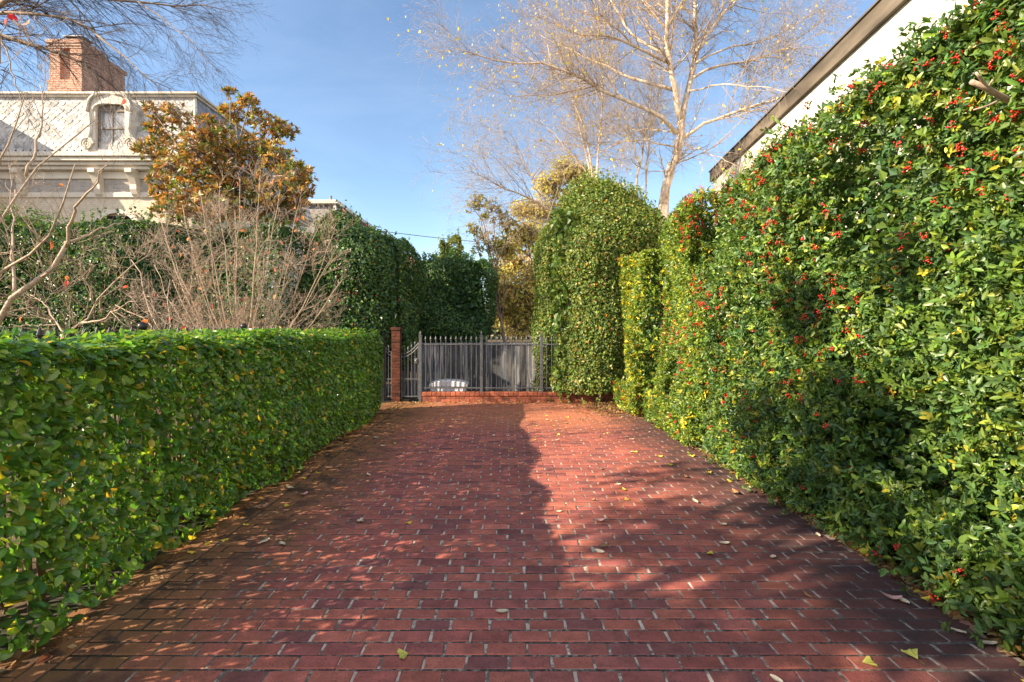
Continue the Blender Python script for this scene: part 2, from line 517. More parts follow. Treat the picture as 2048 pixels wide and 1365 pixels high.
def glass_mat():
    m, nt, ns, lk, b = mat_new('window_glass')
    b.inputs['Base Color'].default_value = (.75, .78, .8, 1); b.inputs['Roughness'].default_value = .03
    tr = N_(ns, 'ShaderNodeBsdfTransparent')
    mx = N_(ns, 'ShaderNodeMixShader'); mx.inputs[0].default_value = .12
    b.inputs['Specular IOR Level'].default_value = .9
    lk.new(tr.outputs[0], mx.inputs[1]); lk.new(b.outputs[0], mx.inputs[2]); lk.new(mx.outputs[0], ns['Material Output'].inputs['Surface'])
    return m


M['glass'] = glass_mat()

# ================================================================== SETTING
# ---- ground: one sheet to the horizon
a = Acc()
a.mesh([(-400, -60, -.03), (400, -60, -.03), (400, 600, -.03), (-400, 600, -.03)], [(0, 1, 2, 3)])
tag(a.build('ground', M['soil']), kind='structure')

# ---- driveway: real bricks on a mortar bed
g = np.random.default_rng(3)
XL, XR, Y0, Y1 = -2.2, 2.54, -.42, 10.86
vs, cs = [], []
bt = np.array([(.40, .135, .102), (.37, .120, .098), (.36, .124, .106), (.43, .150, .108), (.31, .106, .096), (.39, .132, .094), (.33, .118, .100), (.24, .092, .088)])


def brick(x0, x1, y0, y1, z=0.):
    b = .0045
    j = g.uniform(-.0012, .0012, 4)
    zt = np.maximum(z + g.uniform(-.0024, .0034) + np.array([j[0], j[1], j[2], j[3]]), -.0029)
    jx = g.uniform(-.0034, .0034, 4) + g.normal(0, .002); jy = g.uniform(-.0022, .0022, 4)
    o = [(x0 + jx[0], y0 + jy[0]), (x1 + jx[1], y0 + jy[1]), (x1 + jx[2], y1 + jy[2]), (x0 + jx[3], y1 + jy[3])]
    i = [(o[0][0] + b, o[0][1] + b), (o[1][0] - b, o[1][1] + b), (o[2][0] - b, o[2][1] - b), (o[3][0] + b, o[3][1] - b)]
    v = [(p[0], p[1], zt[k] - .02) for k, p in enumerate(o)] + [(p[0], p[1], zt[k] - b) for k, p in enumerate(o)] + [(p[0], p[1], zt[k]) for k, p in enumerate(i)]
    vs.append(v)
    cs.append(bt[g.integers(len(bt))] * np.array((1.02, .90, .86)) * g.normal(1, .09))


J = .0060
nrow = int((Y1 - Y0) / PITY)
rowstart = round(Y0 / PITY) * PITY
for r in range(nrow + 1):
    y = rowstart + r * PITY
    x = XL - (PITX * .5 if r % 2 else 0) + g.normal(0, .006)
    first = True
    while x < XR - .01:
        a0, a1 = max(x, XL), min(x + PITX, XR)
        if a1 - a0 > .04:
            brick(a0 + J, a1 - J, y + J * 1.15, y + PITY - J * 1.15)
        x += PITX
# edging rows: long bricks laid along each side
y = rowstart
while y < Y1:
    brick(XL - .108, XL - .008, y + J, y + .205 - J, .001)
    brick(XL - .216, XL - .116, y + J - .1, y + .205 - J - .1, .001)
    brick(XL - .324, XL - .224, y + J - .05, y + .205 - J - .05, -.001)
    y += .205
# the apron widens in front of the gate
for r in range(12):
    y = Y1 - r * PITY - PITY
    for c_ in range(2):
        brick(XL - .53 + c_ * PITX * .5, XL - .53 + c_ * PITX * .5 + PITX * .5 - J, y + J, y + PITY - J, -.002)
a = Acc()
a.add(np.array(vs), [(0, 1, 5, 4), (1, 2, 6, 5), (2, 3, 7, 6), (3, 0, 4, 7), (4, 5, 9, 8), (5, 6, 10, 9), (6, 7, 11, 10), (7, 4, 8, 11), (8, 9, 10, 11)], np.array(cs))
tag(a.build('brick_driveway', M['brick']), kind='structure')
a = Acc()
a.mesh([(XL - .56, Y0 - .02, -.0038), (XR + .01, Y0 - .02, -.0038), (XR + .01, Y1 + .9, -.0038), (XL - .56, Y1 + .9, -.0038)], [(0, 1, 2, 3)])
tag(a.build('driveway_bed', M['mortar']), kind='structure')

# ================================================================== LEFT CLIPPED HEDGE
UP = np.array([0, 0, 1.])


def hedge_leaves(g, acc, p, nr, L, ratio, cols, up=.45, rnd=.55, round_=False, simple=False, droop=.25):
    n = len(p)
    nn = unit(nr * .7 + UP * up + g.normal(0, rnd, (n, 3)))
    ax = g.normal(0, 1, (n, 3)) + nr * .45 - UP * droop
    ax = unit(ax - (ax * nn).sum(1, keepdims=True) * nn)
    Ls = g.uniform(*L, n)
    if simple: leaf4(acc, p - ax * Ls[:, None] * .5, ax, nn, Ls, Ls * ratio * g.uniform(.85, 1.15, n), cols)
    else: (leaf13 if round_ else leaf8)(acc, p - ax * Ls[:, None] * .5, ax, nn, Ls, Ls * ratio * g.uniform(.85, 1.15, n), cols, round_=round_)


GREEN_L = [(0.132, 0.282, 0.046), (0.090, 0.222, 0.053), (0.192, 0.348, 0.046), (0.240, 0.348, 0.048), (0.660, 0.504, 0.060)]
h = empty('clipped_hedge', (-2.87, 5.4, 0), 'low box-clipped green hedge along the left edge of the brick driveway', 'hedge')
g = np.random.default_rng(11)
bmp = sines(5, 3.2)
acc = Acc()
n = 37000
p, nr, dd = rbox(g, (-2.88, 5.3, .80), (.53, 4.25, .755), (.16, .22, .16), n, (.2, 1, .3, 1, 0, .9), .045, bmp, .034, .3)
# rounded far shoulder and slight waviness, thin at the foot
keep = ~((p[:, 2] < .22) & (g.random(n) < .5))
p, nr = p[keep], nr[keep]
cl = palette(g, len(p), GREEN_L, (.40, .30, .17, .095, .035), .24)
near = p[:, 1] < 6.2
hedge_leaves(g, acc, p[near], nr[near], (.040, .084), .64, cl[near], up=.75, rnd=.42, round_=True)
hedge_leaves(g, acc, p[~near], nr[~near], (.05, .08), .64, cl[~near], up=.75, rnd=.42)
# leaves inside
n = 6000
p = g.uniform((-3.3, 1.2, .12), (-2.45, 9.4, 1.45), (n, 3))
hedge_leaves(g, acc, p, g.normal(size=(n, 3)), (.05, .075), .6, palette(g, n, GREEN_L, (.5, .4, .1, 0, .01)), up=.3)
# unclipped shoots on top
n = 700
p = np.stack([g.uniform(-3.35, -2.4, n), g.uniform(1.5, 9.4, n), g.uniform(1.55, 1.62, n)], 1)
hedge_leaves(g, acc, p, np.tile(UP, (n, 1)), (.045, .07), .55, palette(g, n, GREEN_L, (.3, .2, .4, .2, .02)), up=.2, rnd=.8)
acc.build('foliage', M['leaf_hedge'], h)
acc = Acc()
n = 260
b0 = np.stack([g.uniform(-3.05, -2.7, n), g.uniform(1.2, 9.4, n), np.full(n, -.03)], 1)
tp = b0 + np.stack([g.uniform(-.14, .14, n), g.normal(0, .2, n), g.uniform(1.0, 1.36, n)], 1)
mid = (b0 + tp) / 2 + g.normal(0, .04, (n, 3))
P = np.stack([b0, mid, tp], 1)
Rr = np.tile(np.array([.011, .008, .003]), (n, 1)) * g.uniform(.7, 1.5, (n, 1))
acc.tubes(P, Rr, 5)
Q, Rq = spawn(g, P, Rr, 1800, (.2, 1), (30, 70), (.12, .28), .6, (0, 0, .2), k=3)
acc.tubes(Q, Rq, 3)
acc.build('branches', M['stem'], h, smooth=True)

# ================================================================== RIGHT HOLLY HEDGES
GREEN_R = [(0.100, 0.185, 0.036), (0.064, 0.140, 0.050), (0.155, 0.235, 0.036), (0.290, 0.377, 0.051), (0.580, 0.522, 0.058)]


def holly(name, label, c, hh, r, n_ros, n_int, seed, L=(.055, .085), wts=(1, .12, .5, .5, 0, .8), amp=.10, freq=1.9, yellow=.05, tint=(1, 1, 1), nb=300, gap=-1.25, m=6, ratio=.42, simple=False, group=None, loose=0, depth=.10):
    g = np.random.default_rng(seed)
    h = empty(name, (c[0], c[1], 0), label, 'hedge', group)
    bmp = sines(seed + 1, freq); hole = sines(seed + 2, 4.2); hue = sines(seed + 3, 1.3)
    acc = Acc()
    p, nr, dd = rbox(g, c, hh, r, n_ros, wts, depth, bmp, amp, .5)
    keep = (hole(p) > gap) | (dd > .2)
    p[:, 0] -= np.clip(.5 - p[:, 2], 0, .5) * .12 * (nr[:, 0] < 0)
    p, nr = p[keep], nr[keep]
    ex = int(n_ros * .10)                        # the skirt of low shoots that hangs over the paving edge
    pe = np.stack([c[0] - hh[0] + g.uniform(-.06, .16, ex), c[1] + g.uniform(-.97, .97, ex) * hh[1], g.uniform(.05, .55, ex)], 1)
    p = np.concatenate([p, pe]); nr = np.concatenate([nr, np.tile((-1., 0, 0), (ex, 1))])
    axis = unit(nr * .8 + UP * .35 + g.normal(0, .45, nr.shape))
    if loose:
        k = g.random(len(p)) < loose
        p = p + axis * (k * g.uniform(.03, .22, len(p)))[:, None]
    cc, la, ln = rosette(g, p, axis, m, (.55, 1.45))
    N = len(cc)
    hv = np.repeat(hue(p), m)
    base = palette(g, len(p), GREEN_R, (.40, .30, .2, .10, yellow), .16)
    lift = np.clip(.5 + .35 * np.repeat(hue(p), 1), 0, 1)[:, None]
    base = base * (1 - .35 * lift) + np.array([.15, .25, .04]) * .35 * lift
    cl = np.repeat(base * np.array(tint), m, axis=0) * g.normal(1, .20, (N, 1)).clip(.5, 1.6)
    Ls = g.uniform(*L, N)
    la = unit(la + g.normal(0, .38, la.shape)); ln = ln + g.normal(0, .3, ln.shape)
    cc = cc + g.normal(0, .012, cc.shape) - la * (.25 * Ls * g.random(N))[:, None]
    nearm = cc[:, 1] < 5.2
    wd_ = Ls * ratio * g.uniform(.85, 1.15, N)
    for fn, mk in ((leaf13, nearm), (leaf8, ~nearm)):
        if mk.any(): fn(acc, cc[mk], la[mk], ln[mk], Ls[mk], wd_[mk], cl[mk])
    lo, hi = np.array(c) - np.array(hh) + np.array((.26, .26, .1)), np.array(c) + np.array(hh) - np.array((.1, .26, .3))
    pi = g.uniform(lo, hi, (n_int, 3))
    hedge_leaves(g, acc, pi, g.normal(size=(n_int, 3)), (.07, .11), .6, palette(g, n_int, GREEN_R, (.5, .5, .1, 0, 0)), simple=True)
    acc.build('foliage', M['leaf_holly'], h)
    if nb:
        acc = Acc()
        k = g.choice(len(p), nb * 3)
        zz = p[k][:, 2]
        ok = (hue(p[k] * 1.7 + 5) > -.6) & (g.random(len(k)) < np.clip(.02 + .33 * zz, .05, 1))
        k = k[ok][:nb]
        bc = p[k] + nr[k] * .045
        mm = 11
        pos = np.repeat(bc, mm, axis=0) + g.normal(0, .0145, (len(bc) * mm, 3))
        berries(acc, pos, g.uniform(.0055, .0078, len(pos)), np.ones((len(pos), 3)))
        o = acc.build('berries', M['berry'], h, smooth=True); o['kind'] = 'stuff'
    # inner stems
    acc = Acc()
    ns_ = max(5, int(hh[1] * 3.2))
    for i in range(ns_):
        bx, by = c[0] + g.uniform(-.1, .4) * hh[0], c[1] + g.uniform(-.92, .92) * hh[1]
        H = c[2] + hh[2]
        pts = [(bx, by, -.04)]
        for q in range(4):
            pts.append((pts[-1][0] + g.normal(0, .06), pts[-1][1] + g.normal(0, .12), H * .9 * (q + 1) / 4))
        P = resample(pts, 8)[None]; Rr = np.linspace(.032, .008, 8)[None] * g.uniform(.7, 1.3)
        acc.tubes(P, Rr, 7)
        Q, Rq = spawn(g, P, Rr, 16, (.1, .95), (45, 85), (.35, .8), .5, (-.3, 0, .25), k=5)
        acc.tubes(Q, Rq, 5)
        Q2, R2 = spawn(g, Q, Rq, 46, (.3, 1), (25, 60), (.15, .35), .6, (-.1, 0, .2), k=3)
        acc.tubes(Q2, R2, 3)
    acc.build('branches', M['stem'], h, smooth=True)
    return h, g


h1, g = holly('holly_hedge', 'tall red-berried holly hedge filling the right side nearest the camera', (3.30, 2.85, 1.79), (.74, 3.72, 1.75), (.20, .25, .16), 42000, 46000, 21,
              L=(.034, .068), nb=1500, amp=.16, loose=.2, yellow=.018)
# the sawn pale limb that sticks out high up
acc = Acc()
q0 = W(2052, 222, 2.66)
pts = [q0 + np.array([.45, .12, -.28]), q0, W(2008, 196, 2.60), W(1975, 178, 2.56), W(1943, 164, 2.53)]
acc.tube(resample(pts, 9), np.linspace(.022, .0125, 9), 9)
acc.tube(resample([W(1975, 178, 2.56), W(1965, 163, 2.53), W(1952, 146, 2.50)], 5), np.linspace(.010, .006, 5), 7)
acc.tube(resample([W(1975, 178, 2.56), W(1985, 160, 2.52)], 4), np.linspace(.007, .004, 4), 6)
acc.tube(resample([W(2005, 197, 2.60), W(1975, 213, 2.56), W(1948, 220, 2.54)], 5), np.linspace(.008, .004, 5), 6)
acc.build('sawn_branch', M['dogwood'], h1, smooth=True)

holly('holly_hedge', 'second holly hedge along the right edge, lower and finer leaved than the nearest one', (3.18, 7.78, 1.70), (.74, 1.16, 1.70), (.25, .28, .28), 16000, 9000, 31,
      L=(.04, .066), nb=620, amp=.13, yellow=.06, m=6, tint=(1.32, 1.18, .9))
holly('holly_hedge', 'yellow-green end section of the right hedge, beside the low brick wall', (2.98, 9.72, 1.65), (.72, .72, 1.65), (.25, .28, .3), 8000, 5000, 41,
      L=(.04, .062), nb=240, amp=.11, yellow=.09, m=6, tint=(1.55, 1.30, .8))

# ================================================================== BIG DOMED SHRUB behind the low wall
def round_shrub(name, label, cat, c, hh, r, n, seed, L, ratio, cols, wts, amp=.12, freq=1.8, mat='leaf_dull', up=.4, bottom=.15, face=(1, 1, 1, .5, 0, 1), depth=.12, shoots=0, holes=-9., inner=.25, ros=0, trunks=3, taper=0., tpow=2.):
    g = np.random.default_rng(seed)
    h = empty(name, (c[0], c[1], 0), label, cat)
    bmp = sines(seed + 1, freq); hole = sines(seed + 2, 3.2)
    acc = Acc()
    p, nr, dd = rbox(g, c, hh, r, n, face, depth, bmp, amp, .6)
    k = (hole(p) > holes) & ((p[:, 2] > bottom * .8) | (c[2] - hh[2] > -.3))
    p, nr = p[k], nr[k]

    def tap(q):
        t = np.clip(q[:, 2] / (c[2] + hh[2]), 0, 1.1) ** tpow
        q = q.copy(); q[:, :2] = np.array(c[:2]) + (q[:, :2] - np.array(c[:2])) * (1 - taper * t)[:, None]
        return q
    p = tap(p)
    p[:, 2] = np.maximum(p[:, 2], bottom * g.uniform(.6, 2, len(p)))
    if ros:
        axis = unit(nr * .8 + UP * .4 + g.normal(0, .5, nr.shape))
        cc, la, ln = rosette(g, p, axis, ros, (.5, 1.4))
        cl = np.repeat(palette(g, len(p), cols, wts, .2), ros, axis=0) * g.normal(1, .12, (len(cc), 1)).clip(.6, 1.4)
        Ls = g.uniform(*L, len(cc))
        leaf4(acc, cc, la, ln, Ls, Ls * ratio, cl)
    else:
        hedge_leaves(g, acc, p, nr, L, ratio, palette(g, len(p), cols, wts, .22), up=up, simple=True)
    ni = int(n * inner)
    pi = tap(np.array(c) + g.uniform(-.78, .78, (ni, 3)) * np.array(hh))
    pi = pi[pi[:, 2] > .15]; ni = len(pi)
    hedge_leaves(g, acc, pi, g.normal(size=(ni, 3)), (L[0] * 1.8, L[1] * 2.2), .75, palette(g, ni, cols[:2], (1, 1)), simple=True)
    if shoots:
        ps, ns2, _ = rbox(g, c, hh, r, shoots, (.3, .3, .5, .2, 0, 1.5), .01, bmp, amp, .1)
        ps = tap(ps)
        ks = 7
        for q in range(ks):
            pp = ps + (ns2 * .35 + UP * .8) * (q * .035) + g.normal(0, .012, ps.shape)
            hedge_leaves(g, acc, pp, ns2, L, ratio, palette(g, len(pp), cols, wts), up=.2, rnd=.7, simple=True)
    acc.build('foliage', M[mat], h)
    acc = Acc()
    for i in range(trunks):
        bx, by = c[0] + g.uniform(-.35, .35) * hh[0], c[1] + g.uniform(-.3, .3) * hh[1]
        H = c[2] + hh[2]
        pts = [(bx, by, -.05), (bx + g.normal(0, .1), by + g.normal(0, .1), H * .3), (bx + g.normal(0, .2), by + g.normal(0, .2), H * .6), (bx + g.normal(0, .3), by + g.normal(0, .3), H * .86)]
        P = resample(pts, 8)[None]; Rr = np.linspace(.06, .012, 8)[None]
        acc.tubes(P, Rr, 7)
        Q, Rq = spawn(g, P, Rr, 22, (.1, .95), (40, 80), (.4 * hh[0], .9 * hh[0]), .5, (0, 0, .3), k=5)
        acc.tubes(Q, Rq, 4)
    acc.build('branches', M['stem'], h, smooth=True)
    return h


round_shrub('domed_shrub', 'tall rounded dome-topped evergreen shrub bulging over the iron fence at the end of the driveway', 'shrub', (2.12, 11.78, 1.80), (1.46, 1.36, 3.08), (1.42, 1.34, 1.35), 120000, 51, (.055, .085), .6,
            [(0.155, 0.236, 0.046), (0.095, 0.169, 0.041), (0.270, 0.317, 0.061), (0.405, 0.338, 0.095), (0.540, 0.203, 0.041)], (.40, .28, .22, .07, .012), amp=.10, freq=2.4, up=.3, bottom=.26, shoots=900, face=(1, .4, 1.5, .12, 0, 1), depth=.11, inner=.2)

# ================================================================== BACK LEFT: tall hedge, clipped holly, dark shrub, golden tree
DG = [(0.075, 0.169, 0.053), (0.053, 0.128, 0.055), (0.150, 0.250, 0.050), (0.225, 0.300, 0.050)]
round_shrub('tall_hedge', 'tall dark ivy-leaved hedge wall behind the bare garden shrubs at left', 'hedge', (-8.9, 10.9, 1.9), (4.3, .62, 1.93), (.2, .2, .25), 70000, 61, (.055, .09), .72, DG, (.4, .4, .14, .06),
            amp=.11, freq=2.2, face=(.2, .5, 1, .1, 0, 1.2), depth=.09, inner=.35, shoots=480, bottom=.1, trunks=9)
round_shrub('clipped_holly', 'large rounded dark holly between the bare shrub and the garden gate', 'shrub', (-3.60, 11.95, 2.06), (1.44, 1.22, 2.10), (1.2, 1.05, .95), 60000, 71, (.06, .09), .6, DG + [(.40, .07, .03)], (.4, .38, .14, .07, .008),
            amp=.17, freq=2.3, face=(.8, 1, 1, .2, 0, 1), depth=.13, inner=.3, shoots=300, bottom=1.1, mat='leaf_holly', taper=.24, tpow=3)
round_shrub('pyramid_holly', 'dark green upright holly standing behind the wooden fence left of centre', 'shrub', (-1.62, 14.2, 1.9), (1.32, .9, 1.9), (.9, .7, .8), 44000, 81, (.06, .09), .6, DG, (.40, .42, .12, .05),
            amp=.26, freq=2.9, face=(.8, 1, 1, .2, 0, 1), depth=.2, inner=.4, shoots=300, bottom=.4, mat='leaf_holly', taper=.34, tpow=2)
round_shrub('slender_evergreen', 'slim pale green evergreen rising just above the dark holly behind the fence', 'tree', (-2.0, 17.6, 2.35), (.62, .5, 2.55), (.55, .45, 1.4), 14000, 91, (.07, .11), .5, [(.22, .27, .06), (.13, .19, .045), (.34, .33, .08)], (.5, .35, .2),
            amp=.2, freq=3.0, depth=.15, shoots=60, bottom=.4, taper=.45, tpow=2)


def loose_tree(name, label, base, blobs, cols, wts, seed, L, ratio, mat='leaf_dull', ros=6, bark='greybark', trunk_r=.09, spread=(.4, 1.35), down=.0):
    """trunk with limbs to each leaf blob; blobs = (x,y,z,r,nclusters)"""
    g = np.random.default_rng(seed)
    h = empty(name, base, label, 'tree')
    acc, wood = Acc(), Acc()
    base = np.array(base, float)
    top = np.array([b[:3] for b in blobs]).mean(0)
    tr = resample([base + (0, 0, -.05), base * .6 + top * .4 * 1, top], 9)
    tr[:, :2] += np.cumsum(g.normal(0, .05, (9, 2)), 0) * .6
    wood.tubes(tr[None], np.linspace(trunk_r, trunk_r * .35, 9)[None], 8)
    P = []
    for (x, y, z, r, nc) in blobs:
        c = np.array((x, y, z))
        s = tr[g.integers(3, 9)]
        mid = (s + c) / 2 + g.normal(0, .12, 3) + (0, 0, .1)
        P.append(resample([s, mid, c], 6))
    P = np.array(P); Rr = np.tile(np.linspace(trunk_r * .4, .008, 6), (len(P), 1))
    wood.tubes(P, Rr, 5)
    cen, axs = [], []
    for (x, y, z, r, nc) in blobs:
        c = np.array((x, y, z))
        d = unit(g.normal(size=(nc, 3)))
        pos = c + d * (r * g.uniform(.35, 1.05, nc) ** .7)[:, None] * np.array([1, 1, .8])
        cen.append(pos); axs.append(unit(d * .8 + UP * (.5 - down) + g.normal(0, .35, d.shape)))
        k = 4
        s = c + g.normal(0, .08, (nc, 3)) - unit(d) * 0
        tw = np.stack([s, (s + pos) / 2 + g.normal(0, .05 * r, (nc, 3)), pos], 1)
        wood.tubes(tw, np.tile(np.array([.010, .006, .003]), (nc, 1)), 3)
    cen = np.concatenate(cen); axs = np.concatenate(axs)
    cc, la, ln = rosette(g, cen, axs, ros, spread)
    cl = np.repeat(palette(g, len(cen), cols, wts, .18), ros, axis=0)
    alt = palette(g, len(cc), cols, wts, .18); k = g.random(len(cc)) < .35
    cl[k] = alt[k]
    Ls = g.uniform(*L, len(cc))
    leaf8(acc, cc, la, ln, Ls, Ls * ratio * g.uniform(.85, 1.15, len(cc)), cl)
    acc.build('crown', M[mat], h)
    wood.build('trunk', M[bark], h, smooth=True)
    return h


# bronze magnolia in front of the house
g = np.random.default_rng(101)
blobs = []
for (px, py, r, n) in [(470, 225, .42, 26), (500, 205, .25, 12), (545, 258, .40, 24), (575, 262, .28, 12), (420, 262, .50, 34), (350, 235, .42, 24), (310, 250, .30, 14), (300, 215, .16, 6), (330, 285, .50, 30), (395, 300, .60, 46), (455, 300, .62, 48),
                       (515, 305, .60, 46), (560, 320, .55, 36), (590, 350, .45, 26), (605, 375, .38, 20), (300, 300, .35, 16), (350, 335, .55, 34), (420, 350, .65, 46), (485, 360, .65, 46), (545, 375, .60, 42), (590, 400, .45, 26), (380, 395, .60, 36), (345, 420, .5, 24), (440, 410, .6, 36), (510, 420, .6, 36), (570, 430, .5, 24), (460, 185, .14, 5), (520, 240, .3, 12), (610, 355, .2, 8), (330, 395, .5, 24), (400, 430, .5, 20), (320, 360, .35, 14)]:
    w = W(px, py, 12.9 + g.uniform(-.9, .9))
    blobs.append((*w, r * .95, int(n * 2.1)))
loose_tree('magnolia', 'bronze and green leaved magnolia tree in front of the cream house', (-7.0, 12.9, 0), blobs, [(.48, .25, .06), (.58, .34, .10), (.32, .15, .045), (.13, .18, .04), (.30, .29, .06)], (.26, .13, .2, .27, .14), 102, (.105, .165), .38, 'leaf_dull', ros=8, trunk_r=.12)

# golden-leaved tree behind the dome
g = np.random.default_rng(111)
blobs = []
for (px, py, r, n) in [(1130, 340, .55, 60), (1165, 350, .5, 50), (1100, 370, .6, 60), (1150, 400, .8, 90), (1085, 420, .7, 80), (1050, 470, .75, 90), (1105, 480, .8, 90), (1030, 530, .8, 90), (1085, 550, .8, 90), (1010, 580, .7, 70), (1060, 620, .8, 80), (1020, 640, .7, 60), (1040, 590, .7, 70), (1000, 620, .6, 50), (1065, 575, .6, 60), (1000, 550, .5, 40), (1035, 655, .6, 50), (1180, 420, .6, 50), (1045, 420, .5, 45), (1010, 500, .5, 40), (1100, 650, .7, 50)]:
    w = W(px, py, 17 + g.uniform(-.9, .9)); blobs.append((*w, r, int(n * 6)))
loose_tree('golden_tree', 'golden yellow-green leaved tree between the iron fence and the bare birches', (1.4, 17, 0), blobs, [(.78, .66, .24), (.68, .62, .22), (.50, .54, .18), (.78, .66, .36)], (.38, .3, .2, .12), 112, (.05, .085), .5, 'leaf_thin', ros=7)
# sparse grey-green sprays left of it
g = np.random.default_rng(113)
blobs = []
for (px, py, r, n) in [(952, 402, .30, 16), (945, 415, .2, 8), (985, 415, .30, 14), (1000, 435, .3, 14), (945, 460, .25, 12), (965, 475, .3, 12), (985, 495, .35, 14), (955, 500, .2, 8), (970, 440, .22, 7), (1020, 450, .4, 16), (1010, 480, .4, 16), (975, 530, .4, 18), (990, 560, .5, 22)]:
    w = W(px, py, 15.5 + g.uniform(-.4, .4)); blobs.append((*w, r, n * 2))
loose_tree('sparse_magnolia', 'sparse olive leaved magnolia spraying left of the golden tree above the fence', (.1, 15.5, 0), blobs, [(.28, .30, .09), (.42, .36, .12), (.18, .22, .07)], (.4, .3, .3), 114, (.09, .13), .40, 'leaf_dull', ros=6, trunk_r=.06)

# ================================================================== BIRCHES
def birch(name, label, Y0, limbs, base, seed, n1, n2, n3, leafn, depth=1.6, r_scale=1., droop=-.35, l1=(1.0, 2.9), l2=(.5, 1.4), l3=(.25, .7), barkmat='birch'):
    """limbs: list of ([(px,py)...], r0, r1, depth drift)"""
    g = np.random.default_rng(seed)
    h = empty(name, base, label, 'tree', None)
    wood, tw = Acc(), Acc()
    Ps, Rs = [], []
    for (pts, r0, r1, dz) in limbs:
        k = len(pts)
        P = np.array([W(x, y, Y0 + dz * (i / max(k - 1, 1)) ** 1.2) for i, (x, y) in enumerate(pts)])
        P = resample(P, 12)
        P[1:-1] += g.normal(0, .018, (10, 3))
        Rr = np.linspace(r0, r1, 12) * r_scale * g.normal(1, .04, 12)
        wood.tubes(P[None], Rr[None], 9)
        Ps.append(P); Rs.append(Rr)
    Ps, Rs = np.array(Ps), np.array(Rs)
    if base is not None:
        b = np.array(base); s = Ps[0][0]
        P = resample([b + (0, 0, -.06), b * .5 + s * .5 + (0.04, 0, 0), s + (0, 0, .02)], 6)
        wood.tubes(P[None], np.linspace(Rs[0][0] * 1.35, Rs[0][0], 6)[None], 10)
    Q1, R1 = spawn(g, Ps, Rs, n1, (.22, 1), (25, 60), l1, .42, (0, 0, .10), k=7, wig=.10, rmax=.022, rmin=.004)
    Q2, R2 = spawn(g, np.concatenate([Q1]), R1, n2, (.15, 1), (25, 60), l2, .5, (0, 0, droop * .4), k=6, wig=.12, rmax=.008, rmin=.0026)
    Q2b, R2b = spawn(g, Ps, Rs, n2 // 3, (.3, 1), (30, 75), l2, .3, (0, 0, droop * .5), k=6, wig=.12, rmax=.008, rmin=.0026)
    Q2 = np.concatenate([Q2, Q2b]); R2 = np.concatenate([R2, R2b])
    Q3, R3 = spawn(g, Q2, R2, n3, (.1, 1), (20, 60), l3, .6, (0, 0, droop), k=5, wig=.14, rmax=.004, rmin=.0019)
    tw.tubes(Q1, R1, 5); tw.tubes(Q2, R2, 4); tw.tubes(Q3, R3, 3)
    wood.build('trunk', M[barkmat], h, smooth=True)
    tw.build('branches', M['birchtwig'], h, smooth=True)
    if leafn:
        acc = Acc()
        i = g.integers(0, len(Q3), leafn); j = g.integers(1, 5, leafn)
        c = Q3[i, j]
        Ls = g.uniform(.05, .08, leafn)
        ax = unit(g.normal(0, .6, (leafn, 3)) - UP * 1.0)
        leaf8(acc, c, ax, g.normal(size=(leafn, 3)), Ls, Ls * .75, palette(g, leafn, [(.80, .58, .06), (.85, .68, .18), (.52, .52, .06), (.88, .80, .50)], (.5, .25, .1, .15)))
        acc.build('leaves', M['leaf_thin'], h)
    return h


T = [
    ([(1327, 412), (1331, 385), (1336, 360), (1349, 320), (1360, 275), (1363, 241)], .128, .092, .0),
    ([(1363, 245), (1354, 220), (1349, 172), (1337, 120), (1334, 69), (1335, 0), (1330, -120)], .085, .035, -.2),
    ([(1363, 245), (1370, 207), (1384, 151), (1394, 103), (1390, 34), (1391, 0), (1400, -130)], .085, .035, .5),
    ([(1395, 102), (1412, 75), (1435, 45), (1470, 3), (1515, -70)], .055, .02, .8),
    ([(1353, 268), (1332, 237), (1287, 217), (1225, 191), (1180, 165), (1125, 141), (1091, 127), (1022, 126), (981, 120), (929, 100), (902, 96)], .062, .006, -2.2),
    ([(1180, 168), (1140, 184), (1075, 192), (1020, 190), (955, 178)], .018, .004, -.6),
    ([(1347, 180), (1298, 167), (1246, 155), (1205, 127), (1160, 110), (1118, 91), (1080, 70)], .05, .006, 1.6),
    ([(1339, 127), (1277, 98), (1222, 74), (1153, 69), (1108, 45), (1060, 30)], .045, .006, -1.2),
    ([(1338, 115), (1300, 95), (1267, 72), (1239, 34), (1222, 0), (1200, -60)], .04, .012, .7),
    ([(1275, 98), (1240, 62), (1211, 38), (1180, 0), (1150, -50)], .028, .01, -1.8),
    ([(1363, 278), (1401, 251), (1453, 231), (1504, 213), (1555, 198), (1605, 175), (1660, 160)], .05, .007, -1.4),
    ([(1388, 155), (1415, 138), (1470, 127), (1515, 117), (1560, 100), (1600, 75), (1648, 38)], .04, .006, .9),
    ([(1393, 125), (1435, 103), (1480, 92), (1539, 79), (1600, 45), (1650, 15)], .03, .006, 1.4),
    ([(1380, 182), (1420, 172), (1453, 169), (1539, 176), (1600, 190)], .025, .005, -1.8),
    ([(1356, 296), (1315, 289), (1291, 279), (1253, 281), (1222, 293), (1180, 315), (1120, 345)], .024, .004, -1.6),
    ([(1345, 340), (1320, 345), (1290, 338), (1255, 318), (1215, 318)], .016, .004, -.8),
    ([(1362, 268), (1330, 262), (1290, 258), (1240, 262)], .018, .004, 1.4),
    ([(1366, 290), (1400, 300), (1450, 318), (1500, 345)], .015, .004, -1.2),
    ([(1334, 60), (1310, 30), (1285, 0), (1270, -40)], .03, .012, .9),
    ([(1391, 60), (1370, 20), (1365, -30)], .02, .01, -.9),
]
bb = W(1327, 412, 13.5)
birch('river_birch', 'large pale peeling-bark birch with a few yellow leaves, rising behind the domed shrub', 13.5, T, (bb[0] - .1, 13.5, 0), 131, 360, 2900, 17000, 1500)
